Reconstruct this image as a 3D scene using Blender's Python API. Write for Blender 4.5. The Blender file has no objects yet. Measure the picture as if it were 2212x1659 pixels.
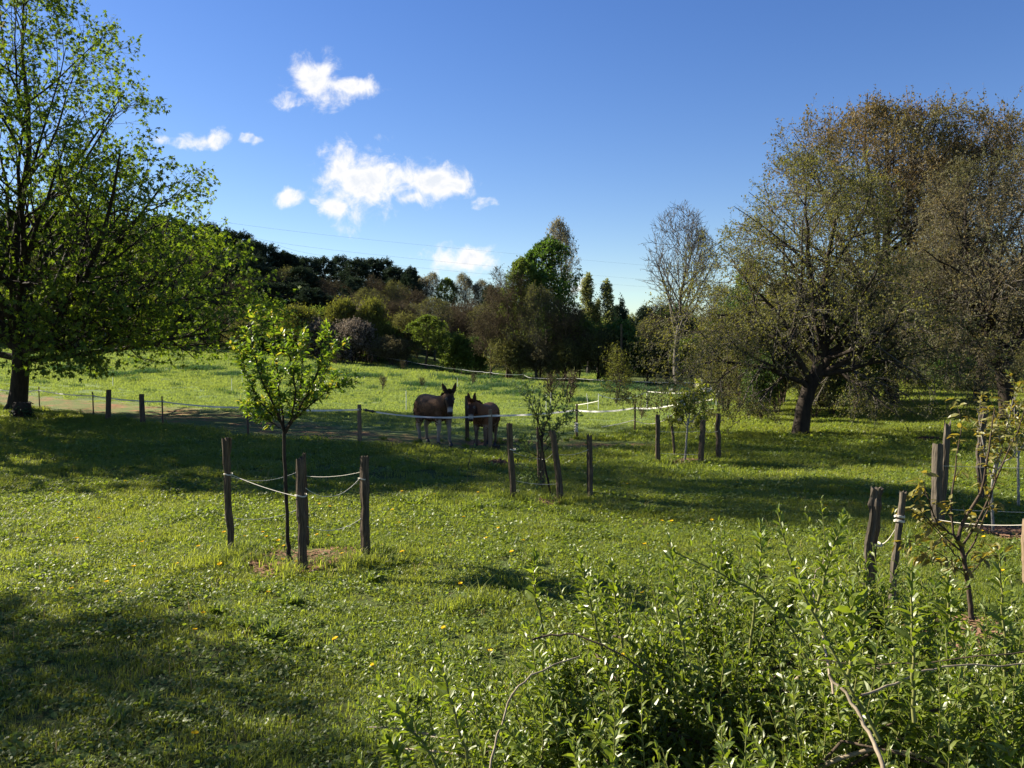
import bpy, math, random
import numpy as np
from mathutils import Vector, Matrix

random.seed(11)
RNG = np.random.default_rng(11)
scene = bpy.context.scene
COL = scene.collection

# ------------------------------------------------------------------ camera
EYE = 2.35
PITCH = math.radians(2.32)
FPX = 1838.0                                  # focal length in 2212-wide picture units
cam_data = bpy.data.cameras.new("camera")
cam_data.sensor_width = 36.0
cam_data.lens = 36.0 * FPX / 2212.0
cam_data.clip_start = 0.05
cam_data.clip_end = 5000.0
cam = bpy.data.objects.new("camera", cam_data)
COL.objects.link(cam)
cam.location = (0, 0, EYE)
cam.rotation_euler = (math.pi / 2 - PITCH, 0, 0)
scene.camera = cam

# ------------------------------------------------------------------ light
SUN_DIR = Vector((-0.905, 0.425, 0.0)).normalized()      # towards the sun, on the ground
SUN_EL = math.radians(31.0)
to_sun = Vector((SUN_DIR.x * math.cos(SUN_EL), SUN_DIR.y * math.cos(SUN_EL), math.sin(SUN_EL)))
sun_data = bpy.data.lights.new("sun", 'SUN')
sun_data.energy = 5.0
sun_data.angle = math.radians(0.55)
sun_data.color = (1.0, 0.905, 0.75)
sun = bpy.data.objects.new("sun", sun_data)
sun.rotation_euler = to_sun.to_track_quat('Z', 'Y').to_euler()
COL.objects.link(sun)

world = bpy.data.worlds.new("World")
scene.world = world
world.use_nodes = True
wt = world.node_tree
wt.nodes.clear()
def N(t, typ, **kw):
    n = t.nodes.new(typ)
    for k, v in kw.items():
        setattr(n, k, v)
    return n
def math_node(t, op, a, b=None, clamp=False):
    n = N(t, 'ShaderNodeMath', operation=op, use_clamp=clamp)
    for i, v in enumerate((a, b)):
        if v is None: continue
        if isinstance(v, (int, float)): n.inputs[i].default_value = v
        else: t.links.new(v, n.inputs[i])
    return n.outputs[0]
def build_world():
    t = wt
    L = t.links.new
    sky = N(t, 'ShaderNodeTexSky', sky_type='NISHITA', sun_disc=False)
    sky.sun_elevation = SUN_EL
    sky.sun_rotation = math.atan2(to_sun.x, to_sun.y)
    sky.altitude = 100
    sky.air_density = 1.0
    sky.dust_density = 0.15
    sky.ozone_density = 2.2
    hs = N(t, 'ShaderNodeHueSaturation')
    hs.inputs['Saturation'].default_value = 1.28
    hs.inputs['Hue'].default_value = .517
    hs.inputs['Value'].default_value = 0.95
    L(sky.outputs[0], hs.inputs['Color'])
    tc = N(t, 'ShaderNodeTexCoord')
    sep = N(t, 'ShaderNodeSeparateXYZ')
    L(tc.outputs['Generated'], sep.inputs[0])
    ysafe = math_node(t, 'MAXIMUM', sep.outputs[1], 0.02)
    u = math_node(t, 'DIVIDE', sep.outputs[0], ysafe)
    w = math_node(t, 'DIVIDE', sep.outputs[2], ysafe)
    comb = N(t, 'ShaderNodeCombineXYZ')
    L(u, comb.inputs[0]); L(w, comb.inputs[1])
    n1 = N(t, 'ShaderNodeTexNoise')
    n1.inputs['Scale'].default_value = 32.0
    n1.inputs['Detail'].default_value = 9.0
    n1.inputs['Roughness'].default_value = 0.64
    n1.inputs['Distortion'].default_value = 0.35
    nw = N(t, 'ShaderNodeTexNoise'); nw.inputs['Scale'].default_value = 30.0; nw.inputs['Detail'].default_value = 6.0
    L(comb.outputs[0], nw.inputs['Vector'])
    wv = N(t, 'ShaderNodeVectorMath', operation='SUBTRACT'); L(nw.outputs['Color'], wv.inputs[0]); wv.inputs[1].default_value = (.5, .5, .5)
    wsc = N(t, 'ShaderNodeVectorMath', operation='SCALE'); L(wv.outputs[0], wsc.inputs[0]); wsc.inputs['Scale'].default_value = .026
    warped = N(t, 'ShaderNodeVectorMath', operation='ADD'); L(comb.outputs[0], warped.inputs[0]); L(wsc.outputs[0], warped.inputs[1])
    L(comb.outputs[0], n1.inputs['Vector'])
    n2 = N(t, 'ShaderNodeTexNoise')
    n2.inputs['Scale'].default_value = 13.0
    n2.inputs['Detail'].default_value = 5.0
    L(comb.outputs[0], n2.inputs['Vector'])
    a = math_node(t, 'SUBTRACT', n1.outputs[0], 0.5)
    b = math_node(t, 'SUBTRACT', n2.outputs[0], 0.5)
    nz = math_node(t, 'ADD', math_node(t, 'MULTIPLY', a, 2.7), math_node(t, 'MULTIPLY', b, 1.0))
    # direction of each cloud (centre, half width, half height, strength)
    clouds = [(690, 182, 62, 56, 1.0), (765, 188, 70, 20, .75), (635, 218, 45, 18, .45), (700, 160, 40, 36, .9),
              (768, 392, 80, 72, 1.12), (815, 395, 70, 66, 1.05), (935, 396, 78, 38, 1.05), (985, 402, 42, 24, .85), (890, 430, 50, 25, .9),
              (850, 356, 17, 13, .8), (960, 556, 50, 28, .95), (1020, 556, 52, 28, .9), (632, 427, 28, 15, .62), (480, 300, 28, 20, .55),
              (390, 303, 60, 16, .6), (545, 303, 22, 10, .4), (1045, 438, 32, 12, .35), (1250, 615, 26, 14, .6), (735, 440, 55, 32, .8), (685, 440, 14, 9, .5)]
    total = None
    for (px, py, rx, ry, s) in clouds:
        uu = (px - 1106) / FPX
        ww = math.tan(math.atan((829.5 - py) / FPX) - PITCH)
        vm = N(t, 'ShaderNodeVectorMath', operation='SUBTRACT')
        L(warped.outputs[0], vm.inputs[0]); vm.inputs[1].default_value = (uu, ww, 0)
        vs = N(t, 'ShaderNodeVectorMath', operation='MULTIPLY')
        L(vm.outputs[0], vs.inputs[0]); vs.inputs[1].default_value = (FPX / rx / 1.22, FPX / ry / 1.22, 0)
        ln = N(t, 'ShaderNodeVectorMath', operation='LENGTH')
        L(vs.outputs[0], ln.inputs[0])
        m = math_node(t, 'SUBTRACT', 1.05, ln.outputs['Value'])
        m = math_node(t, 'MINIMUM', math_node(t, 'MULTIPLY', m, 1.1), s)
        total = m if total is None else math_node(t, 'SMOOTH_MAX', total, m)
        if m is not total: total.node.inputs[2].default_value = 0.18
    dens = math_node(t, 'ADD', total, nz)
    mr = N(t, 'ShaderNodeMapRange', interpolation_type='SMOOTHSTEP')
    mr.inputs['From Min'].default_value = 0.0
    mr.inputs['From Max'].default_value = 1.0
    L(dens, mr.inputs[0])
    mask = math_node(t, 'MULTIPLY', mr.outputs[0], math_node(t, 'GREATER_THAN', sep.outputs[1], 0.05))
    # thick parts of the clouds are a little greyer
    mg = N(t, 'ShaderNodeMapRange', interpolation_type='SMOOTHSTEP')
    mg.inputs['From Min'].default_value = 0.75
    mg.inputs['From Max'].default_value = 1.45
    L(dens, mg.inputs[0])
    cc = N(t, 'ShaderNodeMixRGB')
    cc.inputs[1].default_value = (6.7, 6.6, 6.5, 1)
    cc.inputs[2].default_value = (5.2, 5.5, 6.0, 1)
    L(mg.outputs[0], cc.inputs[0])
    mix = N(t, 'ShaderNodeMixRGB')
    L(mask, mix.inputs[0]); L(hs.outputs[0], mix.inputs[1]); L(cc.outputs[0], mix.inputs[2])
    bg = N(t, 'ShaderNodeBackground')
    bg.inputs['Strength'].default_value = 0.0500
    L(mix.outputs[0], bg.inputs['Color'])
    out = N(t, 'ShaderNodeOutputWorld')
    L(bg.outputs[0], out.inputs[0])
build_world()
scene.view_settings.view_transform = 'Standard'
scene.view_settings.look = 'None'
scene.view_settings.exposure = 1.68
scene.view_settings.gamma = 1.0
scene.view_settings.use_curve_mapping = False
cy = scene.cycles
cy.max_bounces = 6
cy.diffuse_bounces = 3
cy.glossy_bounces = 2
cy.transmission_bounces = 4
cy.transparent_max_bounces = 4
cy.caustics_reflective = False
cy.caustics_refractive = False
cy.sample_clamp_indirect = 6.0
cy.use_denoising = True

# ------------------------------------------------------------------ mapping between picture and place
SP, CP = math.sin(PITCH), math.cos(PITCH)
def ray(px, py):
    u = (px - 1106) / FPX; v = (829.5 - py) / FPX
    return (u, CP + v * SP, -SP + v * CP)
def W(px, py, d):
    """the point seen at picture position px, py that lies d metres ahead"""
    r = ray(px, py); t = d / r[1]
    return Vector((r[0] * t, d, EYE + r[2] * t))
def GP(px, py):
    """the point of the level near ground seen at px, py"""
    r = ray(px, py); t = -EYE / r[2]
    return Vector((r[0] * t, r[1] * t, 0.0))

_un = np.array([-1.2, -.6, -.33, -.13, -.03, .16, .33, .5, 1.2])
_dn = np.array([-60., 22, 32, 50, 85, 105, 150, 300, 900])
_zn = np.array([
 # -60   22   32    50    85    105   150   300  900
 [0, 0, .15, .70, 2.0, 3.0, 9.0, 26, 30],
 [0, 0, .08, .55, 1.9, 2.8, 9.0, 26, 30],
 [0, 0, .00, .00, 1.3, 2.4, 8.0, 22, 26],
 [0, 0, -.12, -.60, .00, .50, 3.5, 10, 12],
 [0, 0, -.20, -.90, -.75, -.45, 1.0, 4, 6],
 [0, 0, -.20, -1.0, -1.2, -1.1, -.8, 0, 2],
 [0, 0, -.05, -.5, -.8, -.8, -.6, 0, 2],
 [0, 0, .00, .00, .3, .4, .8, 2, 3],
 [0, 0, .00, .00, .3, .4, .8, 2, 3]], float)
def _noise2(x, y):
    return (np.sin(x * 1.3 + 1.7 * np.sin(y * .7)) * np.cos(y * 1.1 + 1.3 * np.sin(x * .9 + 2)) * .6 + .4 * np.sin(x * 3.1 + y * 2.3) * np.cos(y * 2.9 - x * 1.7))
def gz(x, y):
    x = np.asarray(x, float); y = np.asarray(y, float)
    u = np.clip(x / np.maximum(y, 8.0), -1.19, 1.19)
    d = np.clip(y, -59.0, 899.0)
    i = np.clip(np.searchsorted(_un, u, 'right') - 1, 0, len(_un) - 2)
    fu = (u - _un[i]) / (_un[i + 1] - _un[i])
    fu = fu * fu * (3 - 2 * fu) * .6 + fu * .4
    def row(k):
        j = np.clip(np.searchsorted(_dn, d, 'right') - 1, 0, len(_dn) - 2)
        h = _dn[j + 1] - _dn[j]; t = (d - _dn[j]) / h
        p0 = _zn[k, j]; p1 = _zn[k, j + 1]
        jm = np.maximum(j - 1, 0); jp = np.minimum(j + 2, len(_dn) - 1)
        m0 = (p1 - _zn[k, jm]) / np.maximum(_dn[j + 1] - _dn[jm], 1) * h
        m1 = (_zn[k, jp] - p0) / np.maximum(_dn[jp] - _dn[j], 1) * h
        m0 = np.where(j == 0, 0, m0 * np.where(_dn[j] <= 22, 0, 1))
        t2 = t * t; t3 = t2 * t
        return (2 * t3 - 3 * t2 + 1) * p0 + (t3 - 2 * t2 + t) * m0 + (-2 * t3 + 3 * t2) * p1 + (t3 - t2) * m1
    z = row(i) * (1 - fu) + row(i + 1) * fu
    amp = np.clip((d - 2) / 40, 0.012, .12)
    return z + _noise2(x * .8, y * .8) * amp * .5
def gz1(x, y): return float(gz(x, y))
def on_ground(px, d):
    x = (px - 1106) / FPX * d * 1.0
    return Vector((x, d, gz1(x, d)))

# ------------------------------------------------------------------ materials
def new_mat(name):
    m = bpy.data.materials.new(name); m.use_nodes = True
    m.node_tree.nodes.clear()
    return m, m.node_tree
def leaf_mat(name, col, col2=None, trans=0.45, tint=(1.25, 1.15, .55), rough=.42, spec=.5, var=.5, noise=None):
    """leaf: diffuse + light passing through + a waxy gloss; colour varies from leaf to leaf"""
    m, t = new_mat(name); L = t.links.new
    geo = N(t, 'ShaderNodeNewGeometry')
    mix = N(t, 'ShaderNodeMixRGB')
    c2 = col2 or tuple(c * (1 + var) for c in col)
    mix.inputs[1].default_value = (*col, 1); mix.inputs[2].default_value = (*c2, 1)
    L(geo.outputs['Random Per Island'], mix.inputs[0])
    src = mix.outputs[0]
    if noise:
        tc = N(t, 'ShaderNodeTexCoord'); nz = N(t, 'ShaderNodeTexNoise'); nz.inputs['Scale'].default_value = noise[0]; nz.inputs['Detail'].default_value = 3
        L(geo.outputs['Position'], nz.inputs['Vector'])
        cr = N(t, 'ShaderNodeMapRange'); cr.inputs['From Min'].default_value = .38; cr.inputs['From Max'].default_value = .62
        L(nz.outputs[0], cr.inputs[0])
        mx = N(t, 'ShaderNodeMixRGB'); mx.inputs[2].default_value = (*noise[1], 1)
        L(math_node(t, 'MULTIPLY', cr.outputs[0], noise[2] if len(noise) > 2 else .7), mx.inputs[0]); L(src, mx.inputs[1]); src = mx.outputs[0]
    df = N(t, 'ShaderNodeBsdfDiffuse'); L(src, df.inputs[0])
    tr = N(t, 'ShaderNodeBsdfTranslucent')
    mul = N(t, 'ShaderNodeMixRGB', blend_type='MULTIPLY'); mul.inputs[0].default_value = 1; mul.inputs[2].default_value = (*tint, 1)
    L(src, mul.inputs[1]); L(mul.outputs[0], tr.inputs[0])
    ms = N(t, 'ShaderNodeMixShader'); ms.inputs[0].default_value = trans
    L(df.outputs[0], ms.inputs[1]); L(tr.outputs[0], ms.inputs[2])
    gl = N(t, 'ShaderNodeBsdfGlossy'); gl.inputs['Roughness'].default_value = min(rough + .08, 1); gl.inputs[0].default_value = (1, 1, 1, 1)
    m2 = N(t, 'ShaderNodeMixShader'); m2.inputs[0].default_value = spec * .040
    L(ms.outputs[0], m2.inputs[1]); L(gl.outputs[0], m2.inputs[2])
    o = N(t, 'ShaderNodeOutputMaterial'); L(m2.outputs[0], o.inputs[0])
    return m
def rough_mat(name, col, col2, scale=8.0, stretch=(1, 1, 1), rough=.85, bump=.4, detail=6, spec=.2, obj_coords=True, bdist=.02):
    m, t = new_mat(name); L = t.links.new
    tc = N(t, 'ShaderNodeTexCoord'); mp = N(t, 'ShaderNodeMapping'); mp.inputs['Scale'].default_value = stretch
    L(tc.outputs['Object'], mp.inputs[0])
    nz = N(t, 'ShaderNodeTexNoise'); nz.inputs['Scale'].default_value = scale; nz.inputs['Detail'].default_value = detail; nz.inputs['Roughness'].default_value = .65
    L(mp.outputs[0], nz.inputs['Vector'])
    cr = N(t, 'ShaderNodeMapRange'); cr.inputs['From Min'].default_value = .32; cr.inputs['From Max'].default_value = .68
    L(nz.outputs[0], cr.inputs[0])
    mix = N(t, 'ShaderNodeMixRGB'); mix.inputs[1].default_value = (*col, 1); mix.inputs[2].default_value = (*col2, 1)
    L(cr.outputs[0], mix.inputs[0])
    p = N(t, 'ShaderNodeBsdfPrincipled'); p.inputs['Roughness'].default_value = rough; p.inputs['Specular IOR Level'].default_value = spec
    L(mix.outputs[0], p.inputs['Base Color'])
    b = N(t, 'ShaderNodeBump'); b.inputs['Strength'].default_value = bump; b.inputs['Distance'].default_value = bdist
    L(nz.outputs[0], b.inputs['Height']); L(b.outputs[0], p.inputs['Normal'])
    o = N(t, 'ShaderNodeOutputMaterial'); L(p.outputs[0], o.inputs[0])
    return m

M = {}
M['bark_dark'] = rough_mat('bark_dark', (.014, .011, .009), (.050, .039, .028), 7, (1, 1, .25), .95, .9)
M['bark_grey'] = rough_mat('bark_grey', (.045, .040, .032), (.12, .108, .088), 9, (1, 1, .3), .95, .7)
M['bark_brown'] = rough_mat('bark_brown', (.038, .027, .019), (.095, .070, .048), 9, (1, 1, .4), .95, .7)
M['bark_silver'] = rough_mat('bark_silver', (.13, .12, .10), (.36, .34, .30), 14, (1, 1, .5), .8, .5)
M['twig_pale'] = rough_mat('twig_pale', (.16, .12, .08), (.32, .27, .19), 18, (1, 1, 1), .7, .3, bdist=.003)
M['twig_green'] = rough_mat('twig_green', (.10, .12, .03), (.19, .18, .06), 18, (1, 1, 1), .6, .3, bdist=.003)
M['post_wood'] = rough_mat('post_wood', (.022, .016, .011), (.15, .112, .072), 85, (1, 1, .045), .9, .9, bdist=.012)
M['post_grey'] = rough_mat('post_grey', (.024, .019, .014), (.15, .125, .092), 75, (1, 1, .045), .9, .8, bdist=.008)
M['post_tan'] = rough_mat('post_tan', (.10, .070, .043), (.24, .175, .11), 70, (1, 1, .05), .85, .4, bdist=.006)
M['iron'] = rough_mat('iron', (.05, .035, .028), (.13, .075, .05), 40, (1, 1, 1), .8, .3, bdist=.002)
M['black_plastic'] = rough_mat('black_plastic', (.012, .012, .012), (.025, .025, .025), 30, (1, 1, 1), .45, .1, spec=.5, bdist=.001)
M['white_plastic'] = rough_mat('white_plastic', (.72, .72, .70), (.82, .82, .80), 30, (1, 1, 1), .5, .1, spec=.4, bdist=.001)

M['rope'] = rough_mat('rope', (.45, .42, .34), (.68, .65, .56), 90, (1, 1, 1), .8, .5, bdist=.002)
M['soil'] = rough_mat('soil', (.045, .028, .018), (.13, .075, .045), 20, (1, 1, 1), 1, 1, bdist=.03)
M['chip'] = leaf_mat('chip', (.13, .065, .038), (.33, .20, .12), trans=.05, tint=(1, 1, 1), rough=.7, spec=.3)
M['wire_dark'] = rough_mat('wire_dark', (.16, .18, .21), (.2, .22, .25), 3, (1, 1, 1), .6, 0)
M['petal_yellow'] = leaf_mat('petal_yellow', (.75, .50, .01), (.85, .60, .02), trans=.3, tint=(1, 1, 1), rough=.6, spec=.2)
M['petal_white'] = leaf_mat('petal_white', (.75, .72, .62), (.85, .80, .70), trans=.4, tint=(1, 1, .95), rough=.6, spec=.2)
M['roof'] = rough_mat('roof', (.12, .11, .11), (.20, .19, .18), 6, (1, 1, 1), .8, .3)
M['plaster'] = rough_mat('plaster', (.42, .39, .34), (.52, .49, .43), 6, (1, 1, 1), .9, .2)

M['tape'] = leaf_mat('tape', (.72, .71, .66), (.80, .79, .74), trans=.5, tint=(1, 1, .95), rough=.5, spec=.5)
# leaves
M['maple'] = leaf_mat('maple', (.050, .095, .016), (.145, .195, .028), trans=.50, tint=(1.55, 1.55, .5), rough=.5, spec=.4)
M['apple'] = leaf_mat('apple', (.075, .088, .030), (.175, .175, .060), trans=.45, tint=(1.5, 1.4, .6), rough=.5, spec=.4)
M['cherry'] = leaf_mat('cherry', (.100, .086, .042), (.205, .148, .078), trans=.45, tint=(1.4, 1.2, .7), rough=.5, spec=.4, noise=(.35, (.095, .105, .038), .85))
M['blush'] = leaf_mat('blush', (.085, .085, .038), (.21, .175, .10), trans=.4, tint=(1.3, 1.15, .8), rough=.6, spec=.3, noise=(.5, (.085, .095, .034), .9))
M['plum'] = leaf_mat('plum', (.070, .145, .020), (.15, .23, .034), trans=.50, tint=(1.6, 1.45, .4), rough=.30, spec=.8)
M['plum_tip'] = leaf_mat('plum_tip', (.19, .27, .035), (.32, .28, .06), trans=.5, tint=(1.4, 1.25, .5), rough=.35, spec=.8)
M['sapling_dark'] = leaf_mat('sapling_dark', (.065, .105, .040), (.13, .18, .07), trans=.4, tint=(1.4, 1.4, .6), rough=.4, spec=.5)
M['pear'] = leaf_mat('pear', (.14, .18, .03), (.24, .26, .05), trans=.5, tint=(1.4, 1.35, .6), rough=.4, spec=.5)
M['young_cherry'] = leaf_mat('young_cherry', (.12, .165, .032), (.24, .195, .055), trans=.5, tint=(1.5, 1.2, .5), rough=.35, spec=.7)
M['willow'] = leaf_mat('willow', (.086, .130, .020), (.185, .222, .038), trans=.48, tint=(1.5, 1.55, .45), rough=.32, spec=.7)
M['willow_young'] = leaf_mat('willow_young', (.11, .165, .030), (.17, .21, .045), trans=.45, tint=(1.4, 1.35, .5), rough=.35, spec=.7)
M['lawn'] = leaf_mat('lawn', (.106, .152, .028), (.212, .255, .058), trans=.58, tint=(1.6, 1.55, .6), rough=.36, spec=.6, noise=(.45, (.185, .205, .045), .6))
M['clover'] = leaf_mat('clover', (.092, .142, .026), (.185, .235, .055), trans=.5, tint=(1.6, 1.55, .55), rough=.38, spec=.6, noise=(.6, (.13, .18, .03), .6))
M['pasture'] = leaf_mat('pasture', (.135, .20, .060), (.23, .29, .105), trans=.45, tint=(1.35, 1.3, .6), rough=.5, spec=.4, noise=(.12, (.22, .275, .07), .7))
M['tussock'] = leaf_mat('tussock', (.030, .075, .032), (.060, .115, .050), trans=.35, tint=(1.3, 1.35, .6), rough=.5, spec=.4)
M['straw'] = leaf_mat('straw', (.26, .19, .08), (.38, .30, .15), trans=.3, tint=(1.1, 1, .7), rough=.5, spec=.4)
M['pine'] = leaf_mat('pine', (.018, .032, .020), (.040, .062, .034), trans=.15, tint=(1.2, 1.2, .8), rough=.6, spec=.3)
M['bare'] = leaf_mat('bare', (.080, .068, .036), (.145, .125, .065), trans=.15, tint=(1.1, 1, .8), rough=.8, spec=.1)
M['bare_green'] = leaf_mat('bare_green', (.085, .095, .034), (.155, .165, .058), trans=.4, tint=(1.4, 1.3, .7), rough=.6, spec=.2)
M['spring'] = leaf_mat('spring', (.066, .108, .024), (.130, .175, .038), trans=.5, tint=(1.45, 1.4, .55), rough=.5, spec=.4)
M['lush'] = leaf_mat('lush', (.042, .090, .018), (.090, .150, .032), trans=.4, tint=(1.4, 1.4, .55), rough=.5, spec=.4)
M['olive'] = leaf_mat('olive', (.085, .105, .022), (.165, .18, .040), trans=.45, tint=(1.4, 1.3, .6), rough=.6, spec=.3)
M['blossom'] = leaf_mat('blossom', (.13, .115, .085), (.34, .29, .24), trans=.35, tint=(1.1, 1.05, .95), rough=.7, spec=.2)
M['tan'] = leaf_mat('tan', (.10, .095, .050), (.18, .165, .09), trans=.35, tint=(1.2, 1.1, .8), rough=.7, spec=.2)
M['poplar'] = leaf_mat('poplar', (.15, .18, .070), (.26, .28, .12), trans=.5, tint=(1.3, 1.25, .7), rough=.5, spec=.3)
M['pale_buds'] = leaf_mat('pale_buds', (.16, .15, .10), (.28, .26, .17), trans=.4, tint=(1.2, 1.15, .8), rough=.6, spec=.2)
M['ivy'] = leaf_mat('ivy', (.018, .040, .014), (.045, .080, .026), trans=.2, tint=(1.3, 1.3, .6), rough=.3, spec=.8)

# ------------------------------------------------------------------ mesh kit
def unit(a):
    return a / np.maximum(np.linalg.norm(a, axis=-1, keepdims=True), 1e-9)
class Geo:
    def __init__(s): s.V = []; s.F = []; s.n = 0
    def add(s, V, F, mat=0, smooth=False):
        V = np.asarray(V, float).reshape(-1, 3); F = np.asarray(F, int)
        if len(F) == 0 or len(V) == 0: return s
        s.V.append(V); s.F.append((F + s.n, mat, smooth)); s.n += len(V)
        return s
    def mesh(s, name, mats, origin=(0, 0, 0), extra=None):
        me = bpy.data.meshes.new(name)
        V = np.concatenate(s.V) - np.asarray(origin, float)
        me.vertices.add(len(V)); me.vertices.foreach_set('co', V.astype(np.float32).ravel())
        loops = np.concatenate([F.ravel() for F, _, _ in s.F])
        sizes = np.concatenate([np.full(len(F), F.shape[1]) for F, _, _ in s.F])
        mi = np.concatenate([np.full(len(F), m) for F, m, _ in s.F])
        sm = np.concatenate([np.full(len(F), k) for F, _, k in s.F])
        me.loops.add(len(loops)); me.loops.foreach_set('vertex_index', loops.astype(np.int32))
        me.polygons.add(len(sizes))
        me.polygons.foreach_set('loop_start', np.concatenate([[0], np.cumsum(sizes)[:-1]]).astype(np.int32))
        me.polygons.foreach_set('material_index', mi.astype(np.int32))
        me.polygons.foreach_set('use_smooth', sm.astype(bool))
        me.update(calc_edges=True); me.validate(verbose=False)
        for m in mats: me.materials.append(M[m] if isinstance(m, str) else m)
        return me
    def build(s, name, mats, parent=None, origin=(0, 0, 0), loc=None):
        if isinstance(mats, str): mats = [mats]
        o = bpy.data.objects.new(name, s.mesh(name, mats, origin))
        COL.objects.link(o)
        if parent is not None: o.parent = parent
        elif loc is not None: o.location = loc
        else: o.location = origin
        return o
def tag(o, label=None, cat=None, group=None, kind=None):
    if label: o['label'] = label
    if cat: o['category'] = cat
    if group: o['group'] = group
    if kind: o['kind'] = kind
    return o
def thing(name, loc, label, cat, group=None, rz=0.0):
    o = bpy.data.objects.new(name, None); COL.objects.link(o)
    o.location = loc; o.rotation_euler = (0, 0, rz); o.empty_display_size = .1
    return tag(o, label, cat, group)
def copy_tree(root, loc, rz, scale, label, group):
    r = root.copy(); COL.objects.link(r); r.location = loc; r.rotation_euler = (0, 0, rz); r.scale = scale
    r['label'] = label
    if group: r['group'] = group
    elif 'group' in r.keys(): del r['group']
    for ch in list(root.children):
        c = ch.copy(); COL.objects.link(c); c.parent = r
        for g in list(ch.children):
            q = g.copy(); COL.objects.link(q); q.parent = c
    return r

def perp(d):
    ref = np.where(np.abs(d[..., 2:3]) < .8, np.array([0, 0, 1.]), np.array([1., 0, 0]))
    u = unit(np.cross(d, ref)); v = np.cross(d, u)
    return u, v
def tubes(P, R, sides=5):
    """many tapered tubes at once: P (B, n, 3), R (B, n)"""
    P = np.asarray(P, float); R = np.asarray(R, float)
    B, n, _ = P.shape
    T = unit(np.gradient(P, axis=1))
    D = unit(P[:, -1] - P[:, 0] + 1e-9)
    u0, _ = perp(D)
    v = unit(np.cross(T, u0[:, None])); u = np.cross(v, T)
    a = np.arange(sides) * 2 * np.pi / sides
    ring = P[:, :, None] + R[:, :, None, None] * (np.cos(a)[:, None] * u[:, :, None] + np.sin(a)[:, None] * v[:, :, None])
    V = ring.reshape(-1, 3)
    b = np.arange(B)[:, None, None] * n * sides; i = np.arange(n - 1)[None, :, None] * sides; k = np.arange(sides)[None, None]
    k2 = (k + 1) % sides
    F = np.stack([b + i + k, b + i + k2, b + i + sides + k2, b + i + sides + k], -1).reshape(-1, 4)
    return V, F
def sample(P, R, t):
    """points, tangents and radii at parameters t (B, k) of curves P (B, n, 3)"""
    n = P.shape[1]; s = np.clip(t, 0, .9999) * (n - 1); i = s.astype(int); f = (s - i)[..., None]
    b = np.arange(P.shape[0])[:, None]
    p = P[b, i] * (1 - f) + P[b, i + 1] * f
    T = unit(P[b, i + 1] - P[b, i])
    r = R[b, i] * (1 - f[..., 0]) + R[b, i + 1] * f[..., 0]
    return p, T, r
def walk(p, d, L, n, up, wig, rng):
    pts = [p]; st = (L / (n - 1))[:, None]
    for _ in range(n - 1):
        d = unit(d + np.array([0, 0, 1.]) * up / (n - 1) + rng.normal(size=d.shape) * wig)
        p = p + d * st; pts.append(p)
    return np.stack(pts, 1)
def exit_len(p, d, env, lmax, steps=14):
    L = np.zeros(len(p)); alive = np.ones(len(p), bool)
    for k in range(1, steps + 1):
        l = lmax * k / steps
        alive &= env(p + d * np.reshape(l, (-1, 1)))
        L = np.where(alive, l, L)
    return L
def grow(P, R, k, t0, t1, ang, length, n=6, up=0., wig=.08, rr=.6, env=None, rng=RNG, tipr=.25, flat=0., rmin=.004, lfall=0.):
    B = P.shape[0]
    t = t0 + (t1 - t0) * (np.arange(k)[None] + rng.random((B, k))) / k
    p, T, r = sample(P, R, t)
    az = np.arange(k)[None] * 2.4 + rng.random((B, 1)) * 6.28 + rng.normal(size=(B, k)) * .5
    u, v = perp(T)
    a = ang * (1 + rng.normal(size=(B, k, 1)) * .18)
    d = np.cos(a) * T + np.sin(a) * (np.cos(az)[..., None] * u + np.sin(az)[..., None] * v)
    if flat: d[..., 2] *= (1 - flat)
    d = unit(d)
    L = length * (1 - lfall * (t - t0) / max(t1 - t0, 1e-6)) * (.75 + .5 * rng.random((B, k)))
    p = p.reshape(-1, 3); d = d.reshape(-1, 3); L = L.ravel(); r = r.ravel()
    if env is not None:
        E = exit_len(p, d, env, L)
        L = np.minimum(L, E * 1.0); keep = L > length * .12
        p, d, L, r = p[keep], d[keep], L[keep], r[keep]
    C = walk(p, d, L, n, up, wig, rng)
    r0 = np.maximum(np.minimum(r * rr, L * .035), rmin)
    RR = r0[:, None] * np.linspace(1, tipr, n)[None]
    return C, RR
LEAF2 = (np.array([[0, 0, 0], [.45, .26, .07], [1, 0, -.03], [.45, -.26, .07]]), np.array([[0, 2, 1], [0, 3, 2]]))
LEAF8 = (np.array([[0, 0, 0], [.32, .2, .05], [.32, 0, 0], [.32, -.2, .05], [.7, .15, .02], [.7, 0, -.03], [.7, -.15, .02], [1, 0, -.13]]),
         np.array([[0, 2, 1, 1], [0, 3, 2, 2], [1, 2, 5, 4], [2, 3, 6, 5], [4, 5, 7, 7], [5, 6, 7, 7]]))
def palm():
    V = [[0, 0, 0]]; spec = [(-2.2, .5), (-1.6, .28), (-1.15, .85), (-.6, .42), (0, 1.0), (.6, .42), (1.15, .85), (1.6, .28), (2.2, .5)]
    for a, r in spec: V.append([.25 + r * .75 * math.cos(a), r * .62 * math.sin(a), -.12 * r * r])
    V[0] = [.1, 0, .02]
    F = [[0, i, i + 1] for i in range(1, 9)]
    return np.array(V), np.array(F)
PALM = palm()
def tri_quads(F):
    return F
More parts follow.
